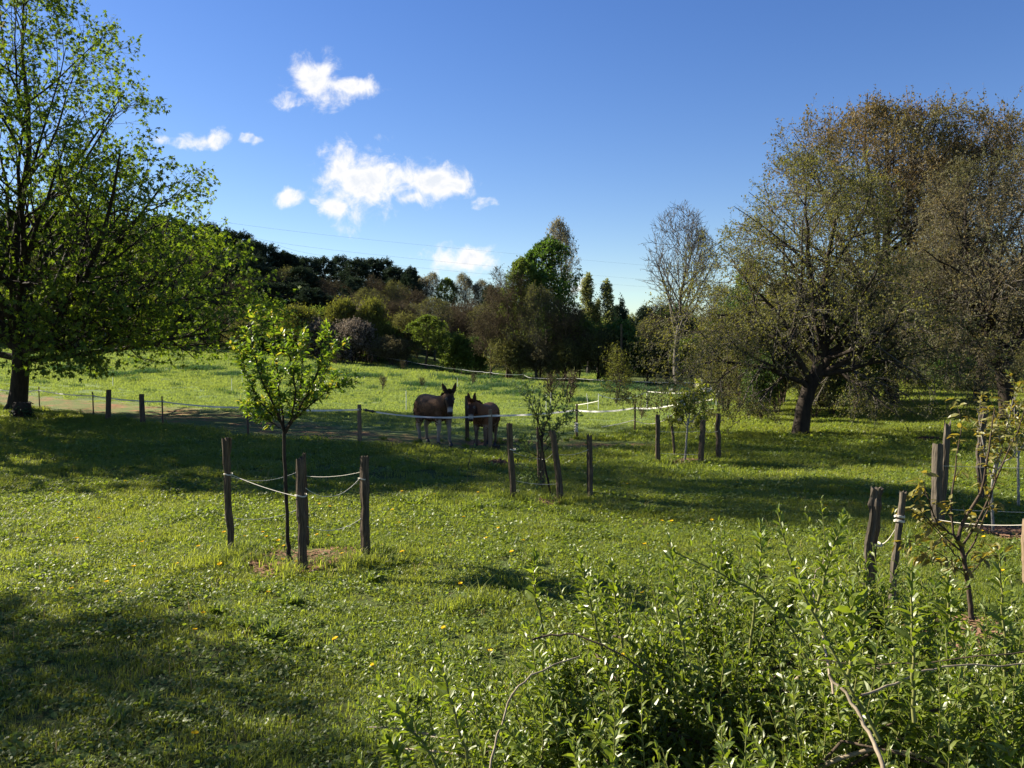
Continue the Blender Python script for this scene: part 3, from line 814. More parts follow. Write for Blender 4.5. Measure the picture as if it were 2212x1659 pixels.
# the tall reddish cherry behind it
b = on_ground(1925, 36)
fruit_tree('cherry_tree', b,
    [(0, 0, -.05), (.02, 0, .6), (.0, 0, 2.), (-.1, 0, 4.0), (-.25, .1, 6.0), (-.3, 0, 8.5), (-.3, .1, 11.0), (-.4, 0, 12.6)],
    [.42, .30, .26, .22, .17, .12, .07, .02],
    [(2.2, 3.5), (3.5, 5.2), (6, 5.9), (8, 5.7), (9.6, 5.1), (10.8, 4.6), (11.5, 3.6), (12.1, 2.0)], (-.6, 0), 31, 'cherry',
    'tall cherry tree with bronze red young leaves behind the apple tree', wob=.26, k1=18, k2=10, k3=7, k4=4, nl=4, L1=6.5, L2=2.4, L3=1.0, L4=.42, lsize=.095, shoots=2, shootL=.8, up1=.35, droop=.25, t0=.2,
    extra_limbs=[([(-.1, 0, 2.6), (-1.4, -.3, 5), (-2.6, -.3, 7.5), (-3.6, -.2, 10.2)], [.17, .13, .09, .03]),
                 ([(-.1, 0, 2.9), (1.3, .2, 5.2), (2.6, .2, 8), (3.6, 0, 10.8)], [.17, .13, .09, .03]),
                 ([(-.2, 0, 4.5), (-1.0, -.6, 7.5), (-1.5, -.8, 10.5), (-1.6, -.9, 12.8)], [.13, .10, .06, .02]),
                 ([(-.2, 0, 4.0), (.8, .6, 7.5), (1.0, .6, 10.5), (1.5, .5, 12.6)], [.13, .10, .06, .02])])
# the pink-budded tree at the right edge
c_ = on_ground(2182, 28.5)
fruit_tree('crab_apple_tree', c_,
    [(0, 0, -.05), (-.05, 0, .5), (-.2, 0, 1.3), (-.45, 0, 2.0), (-.6, .1, 3.2), (-.5, .1, 4.6), (-.3, 0, 6.2)],
    [.34, .27, .23, .20, .15, .10, .03],
    [(1.2, 2.9), (2.2, 3.9), (4, 4.4), (5.5, 4.2), (6.8, 3.5), (8.2, 2.3), (9.3, .4)], (.35, 0), 41, 'blush',
    'wide tree with dusty pink buds arching over the lane on the right', wob=.24, k1=16, k2=10, k3=7, k4=4, nl=4, L1=4.6, L2=1.9, L3=.85, L4=.32, lsize=.075, up1=.15, droop=-.25,
    extra_limbs=[([(-.3, 0, 1.5), (-1.0, -.2, 2.5), (-1.7, -.2, 3.2), (-2.7, -.1, 3.4)], [.13, .10, .07, .02]),
                 ([(-.3, 0, 1.6), (.4, .2, 2.8), (1.0, .2, 4.6), (1.5, 0, 6.6)], [.16, .12, .08, .03]),
                 ([(-.5, .1, 2.6), (-1.2, .1, 4.5), (-1.6, 0, 6.5), (-1.4, 0, 8.0)], [.12, .09, .06, .02])])

e = on_ground(2120, 37)
fruit_tree('cherry_tree', e,
    [(0, 0, -.05), (.02, 0, .6), (.1, 0, 2.), (.1, 0, 4.0), (.0, .1, 6.0), (.2, 0, 8.5), (.3, .1, 11.0)],
    [.38, .28, .24, .20, .15, .10, .03],
    [(2.2, 3.0), (3.5, 4.6), (6, 5.2), (8, 5.0), (9.6, 4.4), (11.0, 3.4), (12.0, 1.8)], (.3, 0), 35, 'cherry',
    'second tall cherry, partly hidden behind the right-hand pink-budded tree', wob=.26, k1=14, k2=9, k3=7, k4=4, nl=4, L1=6.0, L2=2.4, L3=1.0, L4=.42, lsize=.095, shoots=2, shootL=.8, up1=.35, droop=.25, t0=.2,
    extra_limbs=[([(.1, 0, 2.6), (-1.2, -.3, 5), (-2.2, -.3, 7.5), (-2.8, -.2, 10.0)], [.15, .12, .08, .03]), ([(.1, 0, 2.9), (1.5, .2, 5.2), (2.6, .2, 8), (3.2, 0, 10.2)], [.15, .12, .08, .03])])
# prototypes for the wood: each is built once and copied
PROTO = {}
def proto(kind, w, c, name, cat, wm, cm, H, Wd):
    PROTO[kind] = dict(w=w.mesh('trunk', wm) if w.n else None, c=c.mesh('crown', cm) if c is not None and c.n else None, name=name, cat=cat, H=H, W=Wd)
def deciduous(kind, seed, H, tab, wm, cm, cat='tree', name='woodland_tree', k=(16, 7, 6), L=(4., 1.8, .9), nl=5, ls=.22, a1=.8, up=.4, t0=.25, r=.2, twig=True, wig=.1, sq=1., lout=.8, k4=0, L4=.5, stems=1, wob=.14, tr=.014):
    rng = np.random.default_rng(seed); env = table_env([(a, b * (.86 if stems > 1 else 1)) for a, b in tab], wob=.34 if stems > 1 else wob, seed=seed, sq=sq)
    w = Geo(); c = Geo()
    B = stems; n = 9
    z = np.linspace(0, 1, n)[None] * H * .93 * (.8 + .2 * rng.random((B, 1)))
    if stems > 1: z[0] = np.linspace(0, 1, n) * H * .93
    sp = (stems > 1) * H * .14
    ang = rng.random((B, 1)) * 6.28
    x = np.cos(ang) * sp * (z / H) ** .8 * 1.6 + np.cumsum(rng.normal(size=(B, n)) * H * .010, 1) * (z > 0); y = np.sin(ang) * sp * (z / H) ** .8 * 1.6 + np.cumsum(rng.normal(size=(B, n)) * H * .010, 1) * (z > 0)
    x = x + (stems > 1) * np.cos(ang) * r * 2; y = y + (stems > 1) * np.sin(ang) * r * 2
    P = np.stack([x, y, z], -1); R = r * np.linspace(1, .08, n)[None] * np.ones((B, 1)); R[:, 0] *= 1.3
    w.add(*tubes(P, R, 6), 0, True)
    C1, R1 = grow(P, R, k[0], t0, .97, a1, L[0], n=6, up=up, wig=wig, rr=.55, env=env, rng=rng, rmin=.025)
    w.add(*tubes(C1, R1, 4), 0, True)
    C2, R2 = grow(C1, R1, k[1], .15, 1., .75, L[1], n=4, up=up * .6, wig=wig * 1.3, rr=.6, env=env, rng=rng, rmin=.017)
    w.add(*tubes(C2, R2, 3), 0, True)
    C3, R3 = grow(C2, R2, k[2], .15, 1., .75, L[2] * (1.25 if stems > 1 else 1), n=3, up=up * .5, wig=wig * 1.3, rr=.6, env=None if stems > 1 else env, rng=rng, rmin=tr)
    if twig: w.add(*tubes(C3, R3, 3), 0, True)
    if k4:
        C4, R4 = grow(C3, R3, k4, .2, 1., .7, L4, n=2, up=up * .4, wig=wig, rr=.7, rng=rng, rmin=tr * .8)
        w.add(*tubes(C4, R4, 3), 0, True); CC, RR = C4, R4
    else: CC, RR = C3, R3
    if nl:
        p, d, nr = leaf_spots(CC, RR, nl, .1, 1., ls * .35, rng, out=lout)
        add_leaves(c, LEAF2, p, d, nr, ls * (.5 + rng.random(len(p))))
    Wd = 2 * max(b for a, b in tab)
    proto(kind, w, c, name, cat, wm, cm, H, Wd)
def pine(kind, seed, H, bare, spread, cm='pine'):
    rng = np.random.default_rng(seed); w = Geo(); c = Geo(); n = 9
    z = np.linspace(0, 1, n)[None] * H
    P = np.stack([np.cumsum(rng.normal(size=(1, n)) * .08, 1), np.cumsum(rng.normal(size=(1, n)) * .08, 1), z], -1); R = .19 * np.linspace(1, .12, n)[None]
    w.add(*tubes(P, R, 6), 0, True)
    k = 42; t = bare + (1 - bare) * (np.arange(k) + rng.random(k)) / k; t = t[None]
    p, T, r = sample(P, R, t); az = np.arange(k) * 2.4 + rng.normal(size=k) * .5
    f = (t[0] - bare) / (1 - bare)
    LL = spread * (np.interp(f, [0, .2, .6, .9, 1], [.5, 1, .8, .42, .12])) * (.6 + .6 * rng.random(k))
    d = np.stack([np.cos(az), np.sin(az), .02 + .35 * f], -1)
    C = walk(p[0], unit(d), LL, 5, .22, .12, rng); RR = np.maximum(LL * .02, .02)[:, None] * np.linspace(1, .3, 5)[None]
    w.add(*tubes(C, RR, 4), 0, True)
    C2, R2 = grow(C, RR, 8, .3, 1., .85, .9 * spread / 2.6, n=3, up=.5, wig=.15, rr=.6, rng=rng, rmin=.015, flat=.3)
    w.add(*tubes(C2, R2, 3), 0, True)
    pp, dd, nr = leaf_spots(C2, R2, 40, .1, 1.05, .13, rng, out=.9); dd[:, 2] = np.abs(dd[:, 2]) * .6 + .2
    add_leaves(c, LEAF2, pp, dd, nr, .26 * (.6 + .8 * rng.random(len(pp))))
    proto(kind, w, c, 'pine_tree', 'pine tree', ['bark_brown'], [cm], H, 2 * spread)
def build_protos():
    pine('pine_a', 1, 13, .45, 2.6); pine('pine_b', 2, 14, .35, 3.0); pine('pine_c', 3, 12, .6, 2.4)
    full = lambda H, r: [(H * .12, r * .5), (H * .25, r * .85), (H * .45, r), (H * .65, r * .92), (H * .82, r * .65), (H * .95, r * .3), (H, .1)]
    bush = lambda H, r: [(.0, r * .75), (H * .25, r), (H * .55, r * .95), (H * .8, r * .7), (H * .95, r * .35), (H * 1.02, .05)]
    deciduous('bare_a', 11, 12, full(12, 3.8), ['bark_brown'], ['bare'], nl=3, ls=.12, k=(18, 8, 7), L=(4, 1.9, .9), k4=3, L4=.45)
    deciduous('bare_b', 12, 11, full(11, 4.2), ['bark_grey'], ['bare_green'], nl=3, ls=.13, k=(18, 8, 7), L=(4, 1.9, .9), k4=3, L4=.45)
    deciduous('buds', 13, 12, full(12, 3.6), ['bark_grey'], ['pale_buds'], nl=4, ls=.16, k=(18, 8, 7), L=(4, 1.8, .9), a1=.65, k4=2, L4=.45)
    deciduous('spring_a', 14, 12, full(12, 4.0), ['bark_brown'], ['spring'], nl=11, ls=.24, k=(18, 8, 7), L=(4, 1.9, 1.0))
    deciduous('lush_a', 15, 13, full(13, 4.2), ['bark_dark'], ['lush'], nl=12, ls=.28, k=(18, 8, 7), L=(4, 1.9, 1.0))
    deciduous('brown_bush', 16, 5, bush(5, 3.0), ['bark_brown'], ['bare_green'], cat='shrub', name='woodland_shrub', nl=4, ls=.14, k=(9, 6, 6), L=(2.8, 1.3, .7), k4=3, L4=.35, stems=5, r=.06, t0=.08, up=.2, tr=.010)
    deciduous('green_bush', 17, 5, bush(5, 3.0), ['bark_brown'], ['spring'], cat='shrub', name='woodland_shrub', nl=14, ls=.20, k=(9, 6, 6), L=(2.8, 1.3, .7), stems=5, r=.06, t0=.05, up=.2)
    deciduous('dark_bush', 18, 4.5, bush(4.5, 2.6), ['bark_brown'], ['lush'], cat='shrub', name='woodland_shrub', nl=14, ls=.18, k=(9, 6, 6), L=(2.6, 1.2, .6), stems=5, r=.06, t0=.05, up=.2)
    deciduous('olive_bush', 19, 5, bush(5, 3.0), ['bark_brown'], ['olive'], cat='shrub', name='woodland_shrub', nl=9, ls=.17, k=(9, 6, 6), L=(2.8, 1.3, .7), stems=5, r=.06, t0=.08, up=.3)
    deciduous('blossom_bush', 20, 4, bush(4, 3.0), ['bark_dark'], ['blossom'], cat='shrub', name='blackthorn_shrub', nl=6, ls=.13, k=(9, 6, 6), L=(2.6, 1.2, .6), stems=5, r=.06, t0=.08, up=.25, k4=2, L4=.3)
    deciduous('tan_bush', 22, 4, bush(4, 3.0), ['bark_brown'], ['tan'], cat='shrub', name='woodland_shrub', nl=6, ls=.14, k=(9, 6, 6), L=(2.6, 1.2, .6), stems=5, r=.06, t0=.08, up=.25, k4=2, L4=.3)
    deciduous('poplar', 23, 15, [(1, .8), (4, 1.4), (9, 1.3), (13, .7), (15, .1)], ['bark_grey'], ['poplar'], name='poplar_tree', nl=6, ls=.2, k=(60, 6, 4), L=(2.6, 1.0, .5), a1=.28, up=1.2, t0=.1)
    deciduous('fir', 24, 12, [(.8, 2.4), (3, 2.2), (7, 1.3), (10.5, .5), (12, .05)], ['bark_dark'], ['pine'], name='fir_tree', nl=14, ls=.26, k=(60, 5, 4), L=(2.6, .9, .5), a1=1.35, up=.1, t0=.08)
    deciduous('tall_bare', 25, 13, [(3.6, .3), (4.6, 2.6), (5.6, 4.0), (7, 4.0), (8.5, 3.2), (10, 2.6), (12, 1.6), (13, .4)], ['bark_grey'], ['bare'], nl=1, ls=.10, k=(22, 7, 5), L=(5.6, 2.2, 1.0), a1=.62, up=.42, t0=.30, k4=2, L4=.5, wig=.05, tr=.022, r=.28)
    deciduous('thicket', 26, 3.6, bush(3.6, 1.9), ['bark_brown', ], ['bare_green'], cat='shrub', name='hazel_shrub', nl=5, ls=.085, k=(7, 6, 5), L=(1.6, .9, .45), k4=2, L4=.22, stems=12, r=.025, t0=.12, up=.5, tr=.006)
    deciduous('thicket_green', 27, 3.4, bush(3.4, 1.9), ['bark_brown'], ['lush'], cat='shrub', name='hazel_shrub', nl=6, ls=.085, k=(7, 6, 5), L=(1.6, .9, .45), k4=2, L4=.22, stems=12, r=.025, t0=.12, up=.5, tr=.006)
    deciduous('field_tree', 28, 4, [(.7, .9), (1.1, 1.5), (2, 1.4), (3.2, .8), (4, .1)], ['bark_dark'], ['olive'], name='young_tree', nl=5, ls=.085, k=(16, 6, 5), L=(1.5, .7, .35), stems=2, r=.05, t0=.2, up=.1, a1=1.1, tr=.006)
    deciduous('twig_bush', 29, 1.2, bush(1.2, .6), ['bark_brown'], ['bare_green'], cat='shrub', name='small_shrub', nl=1, ls=.06, k=(4, 4, 3), L=(.5, .3, .2), stems=5, r=.012, t0=.1, up=.6, tr=.005)
build_protos()
def place(kind, px, d, ytop, wpx=None, label=None, group=None, mats=None, sink=.1):
    q = PROTO[kind]
    base = on_ground(px, d); base.z -= sink
    h = W(px, ytop, d).z - base.z
    s = h / q['H']; sx = s if wpx is None else (wpx / FPX * d) / q['W']
    r = bpy.data.objects.new(q['name'], None); COL.objects.link(r); r.empty_display_size = .1
    r.location = base; r.rotation_euler = (0, 0, random.uniform(0, 6.28)); r.scale = (sx, sx, s)
    for nm in ('w', 'c'):
        if q[nm] is not None:
            o = bpy.data.objects.new('trunk' if nm == 'w' else 'crown', q[nm]); COL.objects.link(o); o.parent = r
    tag(r, label, q['cat'], group)
    return r
def ridge(px):
    return float(np.interp(px, [-300, -50, 120, 200, 430, 480, 520, 560, 640, 690, 740, 790, 850, 890, 930, 1000, 1060, 1120], [470, 480, 470, 470, 492, 498, 515, 535, 550, 556, 563, 552, 572, 588, 598, 600, 618, 630]))
def zone(px):
    return 'behind the maple crown' if px < 430 else 'between the maple and the plum tree crowns' if px < 560 else 'right above the leafy plum tree' if px < 700 else 'above the pinkish white blossoming shrub' if px < 810 else 'above the bright green round shrub'
def build_wood():
    rnd = random.Random(4)
    PG = 'dark pines along the hill behind the pasture'
    BG = 'brown leafless trees among the pines on the hill'
    # ridge line
    px = -260
    while px < 905:
        y = ridge(px) + rnd.uniform(-6, 14)
        place(rnd.choice(['pine_a', 'pine_b', 'pine_c', 'pine_b']), px, rnd.uniform(138, 150), y, rnd.uniform(75, 100), 'dark green skyline pine ' + zone(px), PG + ', ' + zone(px))
        px += rnd.uniform(24, 38)
    for d, off, step in ((126, 34, 36), (114, 70, 38)):
        px = -240
        while px < 900:
            y = ridge(px) + off + rnd.uniform(-10, 18)
            k = rnd.random()
            if k < .45: place(rnd.choice(['pine_a', 'pine_b']), px, d + rnd.uniform(-4, 4), y, rnd.uniform(75, 100), 'dark pine on the hillside below the skyline, ' + zone(px), 'hillside pines ' + zone(px))
            else: place(rnd.choice(['bare_a', 'bare_a', 'bare_b']), px, d + rnd.uniform(-4, 4), y, rnd.uniform(85, 120), 'brown leafless hillside tree among pines, ' + zone(px), BG + ', ' + zone(px))
            px += step * rnd.uniform(.8, 1.25)
    # pale budding trees right of the pines
    GB = 'budding trees on the low end of the ridge'
    for px, y, k in ((545, 520, 'buds'), (905, 598, 'buds'), (935, 590, 'buds'), (965, 600, 'spring_a'), (1000, 592, 'buds'), (1040, 606, 'buds'), (1075, 612, 'bare_b'), (1110, 600, 'bare_a'), (1150, 620, 'buds')):
        place(k, px, 142, y, 85, 'pale budding tree on the low right end of the ridge', GB)
    for px, y in ((1062, 628), (890, 590)): place('pine_c', px, 138, y, 50, 'small dark pine among the pale budding trees', 'small pines among the budding trees')
    for px, y, w in ((940, 640, 120), (1000, 640, 130), (1060, 650, 130), (1100, 660, 120), (900, 655, 110), (1150, 660, 110)):
        place(rnd.choice(['bare_a', 'bare_b']), px, rnd.uniform(112, 124), y, w, 'brown twiggy slope tree ' + {940: 'directly above the bright green round shrub', 1000: 'one step right of the bright green shrub', 1060: 'just left of the tall middle trees', 1100: 'behind the twisting bare tree', 900: 'left above the bright green round shrub', 1150: 'behind the tall dense green tree'}[px])
    # understorey on the left slope
    GS = 'shrubs under the pines at the foot of the hill'
    for i, px in enumerate(range(-240, 900, 46)):
        k = ['brown_bush', 'olive_bush', 'green_bush', 'brown_bush', 'tan_bush', 'dark_bush'][i % 6]
        place(k, px + rnd.uniform(-12, 12), rnd.uniform(104, 109), min(ridge(px) + 165, 690) + rnd.uniform(-20, 22) , rnd.uniform(95, 130), {'brown_bush': 'brown-green twiggy', 'olive_bush': 'olive', 'green_bush': 'light green', 'tan_bush': 'tan', 'dark_bush': 'dark green'}[k] + ' undergrowth shrub ' + zone(px), GS + ', ' + zone(px))
    for px, d, y, w, k, lb in (
        (640, 100, 668, 130, 'olive_bush', 'olive green shrub below the pines left of the yellowish shrub'),
        (740, 101, 655, 90, 'olive_bush', 'yellowish shrub halfway up the slope under the pines'),
        (800, 101, 655, 90, 'olive_bush', 'yellow-green shrub right of its yellowish neighbour under the pines'),
        (690, 99, 700, 110, 'blossom_bush', 'dull pink blossoming shrub behind the leafy young tree'),
        (765, 98, 702, 125, 'blossom_bush', 'pinkish white blossoming blackthorn at the edge of the pasture'),
        (785, 103, 672, 60, 'blossom_bush', 'small pink-white blossoming shrub above the larger blossoming one'),
        (845, 97, 735, 100, 'tan_bush', 'tan twiggy shrub beside the bright green round shrub'),
        (925, 96, 680, 130, 'spring_a', 'bright green round shrub-like tree at the edge of the pasture'),
        (985, 95, 728, 95, 'green_bush', 'smaller green shrub right of the bright green round one'),
        (1025, 94, 738, 75, 'dark_bush', 'dark green shrub at the field edge left of the tall trees'),
        (600, 100, 715, 120, 'dark_bush', 'dark shrub at the top of the pasture behind the maple'),
        (540, 101, 700, 120, 'brown_bush', 'brown shrub at the top of the pasture beside the maple crown'),
        ):
        place(k, px, d, y, w, lb)
    # the tall group in the middle
    for px, d, y, w, k, lb in (
        (1205, 102, 476, 115, 'buds', 'pale budding tree rising behind the dense green tree'),
        (1190, 93, 512, 190, 'lush_a', 'dense green leafy tree, tallest of the middle group'),
        (1128, 91, 556, 120, 'spring_a', 'light green tree left of the dense tall tree'),
        (1095, 90, 566, 135, 'bare_a', 'bare grey-brown tree with twisting branches left of the tall green tree'),
        (1160, 88, 610, 130, 'bare_b', 'twiggy brown tree below the dense green crown'),
        (1220, 88, 640, 120, 'bare_a', 'brown twiggy tree right of centre below the tall green crown'),
        (1060, 90, 665, 110, 'bare_a', 'dark brown twiggy tree left of the middle group'),
        (1270, 108, 582, 58, 'poplar', 'pale green poplar with rounded tip, left of the pair'),
        (1308, 107, 596, 54, 'poplar', 'pale green poplar with two tips beside the dark fir'),
        (1293, 109, 640, 40, 'poplar', 'short poplar between the two taller poplars'),
        (1338, 110, 618, 70, 'fir', 'dark fir immediately right of the pale poplars'),
        (1368, 112, 668, 60, 'fir', 'shorter dark fir stepping down to the right of the taller one'),
        (1398, 118, 672, 60, 'pine_c', 'small flat-topped dark pine right of the firs'),
        (1440, 98, 636, 120, 'bare_a', 'round leafless brown tree left of the tall bare tree'),
        (1400, 102, 690, 100, 'bare_b', 'low brown tree between the firs and the round leafless tree'),
        (1468, 76, 440, 220, 'tall_bare', 'tall bare tree with fan of upright branches against the sky'),
        (1560, 80, 610, 100, 'bare_b', 'bare grey-green tree half hidden by the apple tree'),
        (1620, 78, 560, 130, 'spring_a', 'soft green tree behind the left side of the apple tree'),
        (1250, 90, 690, 130, 'green_bush', 'mid green shrub below the poplars'),
        (1100, 89, 735, 130, 'brown_bush', 'brown-green twiggy shrub left of the grey trunk at the field edge'),
        (1165, 88, 750, 120, 'tan_bush', 'tan shrub behind the white tape at the field edge'),
        (1225, 88, 742, 120, 'brown_bush', 'low rounded brown-green shrub at the field edge'),
        (1290, 89, 722, 130, 'brown_bush', 'twiggy shrub behind the small olive tree'),
        (1345, 90, 705, 120, 'dark_bush', 'large dark green shrub right of the small olive tree'),
        (1395, 89, 745, 100, 'green_bush', 'green shrub at the field edge near the apple tree'),
        (1440, 88, 730, 110, 'brown_bush', 'brown shrub at the field edge beside the apple tree branches'),
        (1500, 84, 735, 120, 'green_bush', 'green shrub beneath the tall bare tree'),
        ):
        place(k, px, d, y, w, lb)
    for px in (1330, 1390, 1450, 1510, 1570, 1630, 1700, 1770):
        place(rnd.choice(['bare_a', 'bare_b', 'spring_a']), px, rnd.uniform(112, 125), rnd.uniform(690, 710), 110, 'distant low tree closing the view behind the field', 'distant low trees behind the field')
    px = 860
    while px < 1800:
        k = rnd.choice(['brown_bush', 'olive_bush', 'dark_bush', 'bare_b', 'tan_bush']); zn = 'behind the rust brown trees' if px < 1080 else 'behind the tall green tree group' if px < 1260 else 'behind the poplars and firs' if px < 1420 else 'behind the tall bare tree' if px < 1540 else 'behind the apple tree'
        place(k, px, rnd.uniform(126, 136), rnd.uniform(672, 700), 130, {'brown_bush': 'brown-green', 'olive_bush': 'olive', 'dark_bush': 'dark green', 'bare_b': 'grey leafless', 'tan_bush': 'tan'}[k] + ' low shrubby tree ' + zn, 'low shrubby trees ' + zn)
        px += rnd.uniform(30, 44)
    # thicket left of and behind the apple tree
    GT = 'shrubs of the thicket behind the apple tree'
    for px, d, y, w in ((1570, 33, 700, 120), (1620, 30, 690, 130), (1680, 31, 680, 140), (1740, 32, 690, 140), (1800, 30, 700, 140), (1850, 33, 690, 140), (1600, 37, 660, 150), (1690, 38, 640, 150), (1780, 39, 650, 160), (1560, 43, 720, 110), (1645, 27.5, 775, 100), (1760, 28.5, 765, 100), (1890, 36, 720, 110), (1840, 44, 660, 150)):
        k = rnd.choice(['thicket', 'thicket_green', 'thicket'])
        place(k, px, d, y + rnd.uniform(-8, 8), w, ('leafy dark green' if k == 'thicket_green' else 'many-stemmed twiggy') + ' shrub in the thicket ' + ('left of the apple trunk' if px < 1700 else 'right behind the apple trunk' if px < 1790 else 'between the apple trunk and lane') + (', far row' if d > 36 else ''), GT)
    # end of the lane
    GL = 'bushes closing the end of the lane'
    for px, d, y, w, k in ((1905, 50, 690, 130, 'brown_bush'), (1960, 56, 680, 130, 'green_bush'), (2030, 60, 665, 150, 'brown_bush'), (2110, 58, 680, 150, 'tan_bush'), (2190, 55, 680, 150, 'brown_bush'), (2270, 52, 670, 150, 'brown_bush'), (2050, 51, 770, 110, 'dark_bush'), (2150, 46, 790, 110, 'brown_bush')):
        place(k, px, d, y, w, {'brown_bush': 'brown-green twiggy', 'green_bush': 'light green', 'tan_bush': 'tan', 'dark_bush': 'dark green'}[k] + ' bush closing off the far end of the lane' + (' at the right edge' if px > 2140 else ''), GL)
    place('green_bush', 2080, 45, 812, 85, 'low bright green bush beside the end of the grassy lane')
    for px, d, y in ((1900, 75, 560), (1985, 72, 540), (2070, 70, 520), (2160, 66, 500), (2260, 62, 480), (1700, 74, 600), (1780, 72, 580)):
        place(rnd.choice(['bare_a', 'spring_a', 'bare_b']), px, d, y, 170, 'leafing tree behind the lane and the orchard', 'trees behind the lane and orchard')
    # single plants in the pasture
    place('field_tree', 1328, 52, 738, 90, 'small olive green tree standing alone in the pasture', sink=.02)
    for px, py_, hh, lb in ((825, 842, 30, 'leafless little shrub in the pasture left of the donkeys'), (912, 838, 24, 'grey-green low shrub in the pasture behind the left donkey'), (1020, 832, 26, 'thin leafless shrub between the two far white stakes and tape'),
                            (1228, 872, 70, 'twiggy green shrub behind the middle stake group'), (1195, 868, 60, 'open twiggy shrub left of its neighbour behind the middle stake group'), (1385, 905, 26, 'small dry shrub behind the right stake group'), (870, 800, 22, 'low bare shrub high in the pasture below the green shrubs'), (725, 790, 30, 'thin sapling high in the pasture below the blossoming shrub'), (455, 797, 12, 'tiny dry shrub under the maple branches')):
        ds = np.linspace(22, 100, 300); xx = (px - 1106) / FPX * ds; yy = 755 + (EYE - gz(xx, ds)) / ds * FPX
        d = float(ds[int(np.argmin(np.abs(yy - py_)))])
        place('twig_bush', px, d, py_ - hh, hh * .9, lb, sink=.02)
    # trees beyond the left edge, whose shade crosses the lawn
    for (x, y, h, w, kd) in ((-18.8, 23.9, 18.0, 7.4, 'buds'), (-20.6, 23.7, 13, 9.5, 'spring_a'), (-26, 29, 15, 10, 'buds'), (-12.0, 9.0, 7.4, 6.8, 'tall_bare'), (-14.5, 10.6, 7.6, 5.5, 'tall_bare'), (-19, 16.5, 6.0, 4.0, 'buds')):
        q = PROTO[kd]
        r = bpy.data.objects.new('garden_tree', None); COL.objects.link(r); r.location = (x, y, gz1(x, y) - .05); r.scale = (w / q['W'], w / q['W'], h / q['H']); r.rotation_euler = (0, 0, x)
        for nm, k in (('trunk', 'w'), ('crown', 'c')):
            o = bpy.data.objects.new(nm, q[k]); COL.objects.link(o); o.parent = r
        tag(r, 'leafy garden tree shading the lawn beyond the left edge', 'tree', 'garden trees beyond the left edge')
build_wood()
# ------------------------------------------------------------------ stakes, fence posts, ropes, tape
def rough_column(h, r, seed, lean=(0, 0), n=16, sides=18, wob=.12, crack=.0, jag=.03, splay=0., bury=.06, notch=0.):
    """a split or round wooden stake with an uneven outline and a broken top"""
    rng = np.random.default_rng(seed); g = Geo()
    z = np.concatenate([[-bury], np.linspace(0, h, n - 1)])
    a = np.arange(sides) * 2 * np.pi / sides
    prof = 1 + wob * rng.normal(size=sides) * .7
    if crack: prof[rng.integers(0, sides)] *= (1 - crack); prof[rng.integers(0, sides)] *= (1 - crack * .7)
    rows = []
    dx = np.cumsum(rng.normal(size=n) * r * wob * .7); dy = np.cumsum(rng.normal(size=n) * r * wob * .7)
    top = rng.random(sides) * jag
    for i in range(n):
        f = max(z[i], 0) / h
        rr = r * (1.06 - .12 * f + wob * .35 * rng.normal()) * (1 + splay * max(0, f - .72) * 3.2 * (.4 + .6 * np.cos(a - 3.0) ** 2))
        rad = prof * rr * (1 + wob * .25 * rng.normal(size=sides))
        zz = np.full(sides, z[i])
        if i == n - 1: zz = zz + top - jag * .3
        rows.append(np.stack([lean[0] * f + dx[i] + rad * np.cos(a), lean[1] * f + dy[i] + rad * np.sin(a) * .85, zz], -1))
    V = np.concatenate(rows)
    k = np.arange(sides); k2 = (k + 1) % sides
    F = np.concatenate([np.stack([i * sides + k, i * sides + k2, (i + 1) * sides + k2, (i + 1) * sides + k], -1) for i in range(n - 1)])
    g.add(V, F, 0, False)
    c = rows[-1].mean(0) - [0, 0, jag * .6]
    b = len(V); g.V.append(c[None]); g.n += 1
    g.F.append((np.stack([(n - 1) * sides + k, (n - 1) * sides + k2, np.full(sides, b)], -1), 0, False))
    return g
def stake(px_b, py_b, px_t, py_t, r, seed, label, group=None, mat='post_wood', d=None, name='wooden_stake', cat='stake', **k):
    b = GP(px_b, py_b) if d is None else on_ground(px_b, d)
    b.z = gz1(b.x, b.y)
    t = W(px_t, py_t, b.y)
    g = rough_column(t.z - b.z, r, seed, (t.x - b.x, 0), **k)
    o = g.build(name, [mat], loc=b)
    tag(o, label, cat, group)
    return o, b, t
def on_stake(s, z, side=(0, 0)):
    o, b, t = s; f = z / (t.z - b.z)
    return Vector((b.x + (t.x - b.x) * f + side[0], b.y + side[1], b.z + z))
def sag_line(a, b, sag, n=18):
    a = np.array(a); b = np.array(b); t = np.linspace(0, 1, n)[:, None]
    p = a * (1 - t) + b * t; p[:, 2] -= (4 * sag * t * (1 - t))[:, 0]
    return p
def ring_pts(c, r, n=12, tilt=.15):
    a = np.linspace(0, 2 * np.pi, n); return np.stack([c[0] + r * np.cos(a), c[1] + r * np.sin(a), c[2] + tilt * r * np.sin(a * 2)], -1)
def rope(name, spans, r, label, cat, knots=(), mat='rope', group=None):
    g = Geo()
    for p in spans: g.add(*tubes(p[None], np.full((1, len(p)), r), 6), 0, True)
    for c, rr in knots:
        q = ring_pts(c, rr); g.add(*tubes(q[None], np.full((1, len(q)), r * 1.15), 5), 0, True)
        q = ring_pts((c[0], c[1], c[2] + r * 2.2), rr * 1.02); g.add(*tubes(q[None], np.full((1, len(q)), r * 1.15), 5), 0, True)
    o = g.build(name, [mat], loc=(0, 0, 0)) if False else None
    org = spans[0][0]
    o = g.build(name, [mat], origin=tuple(org))
    return tag(o, label, cat, group)

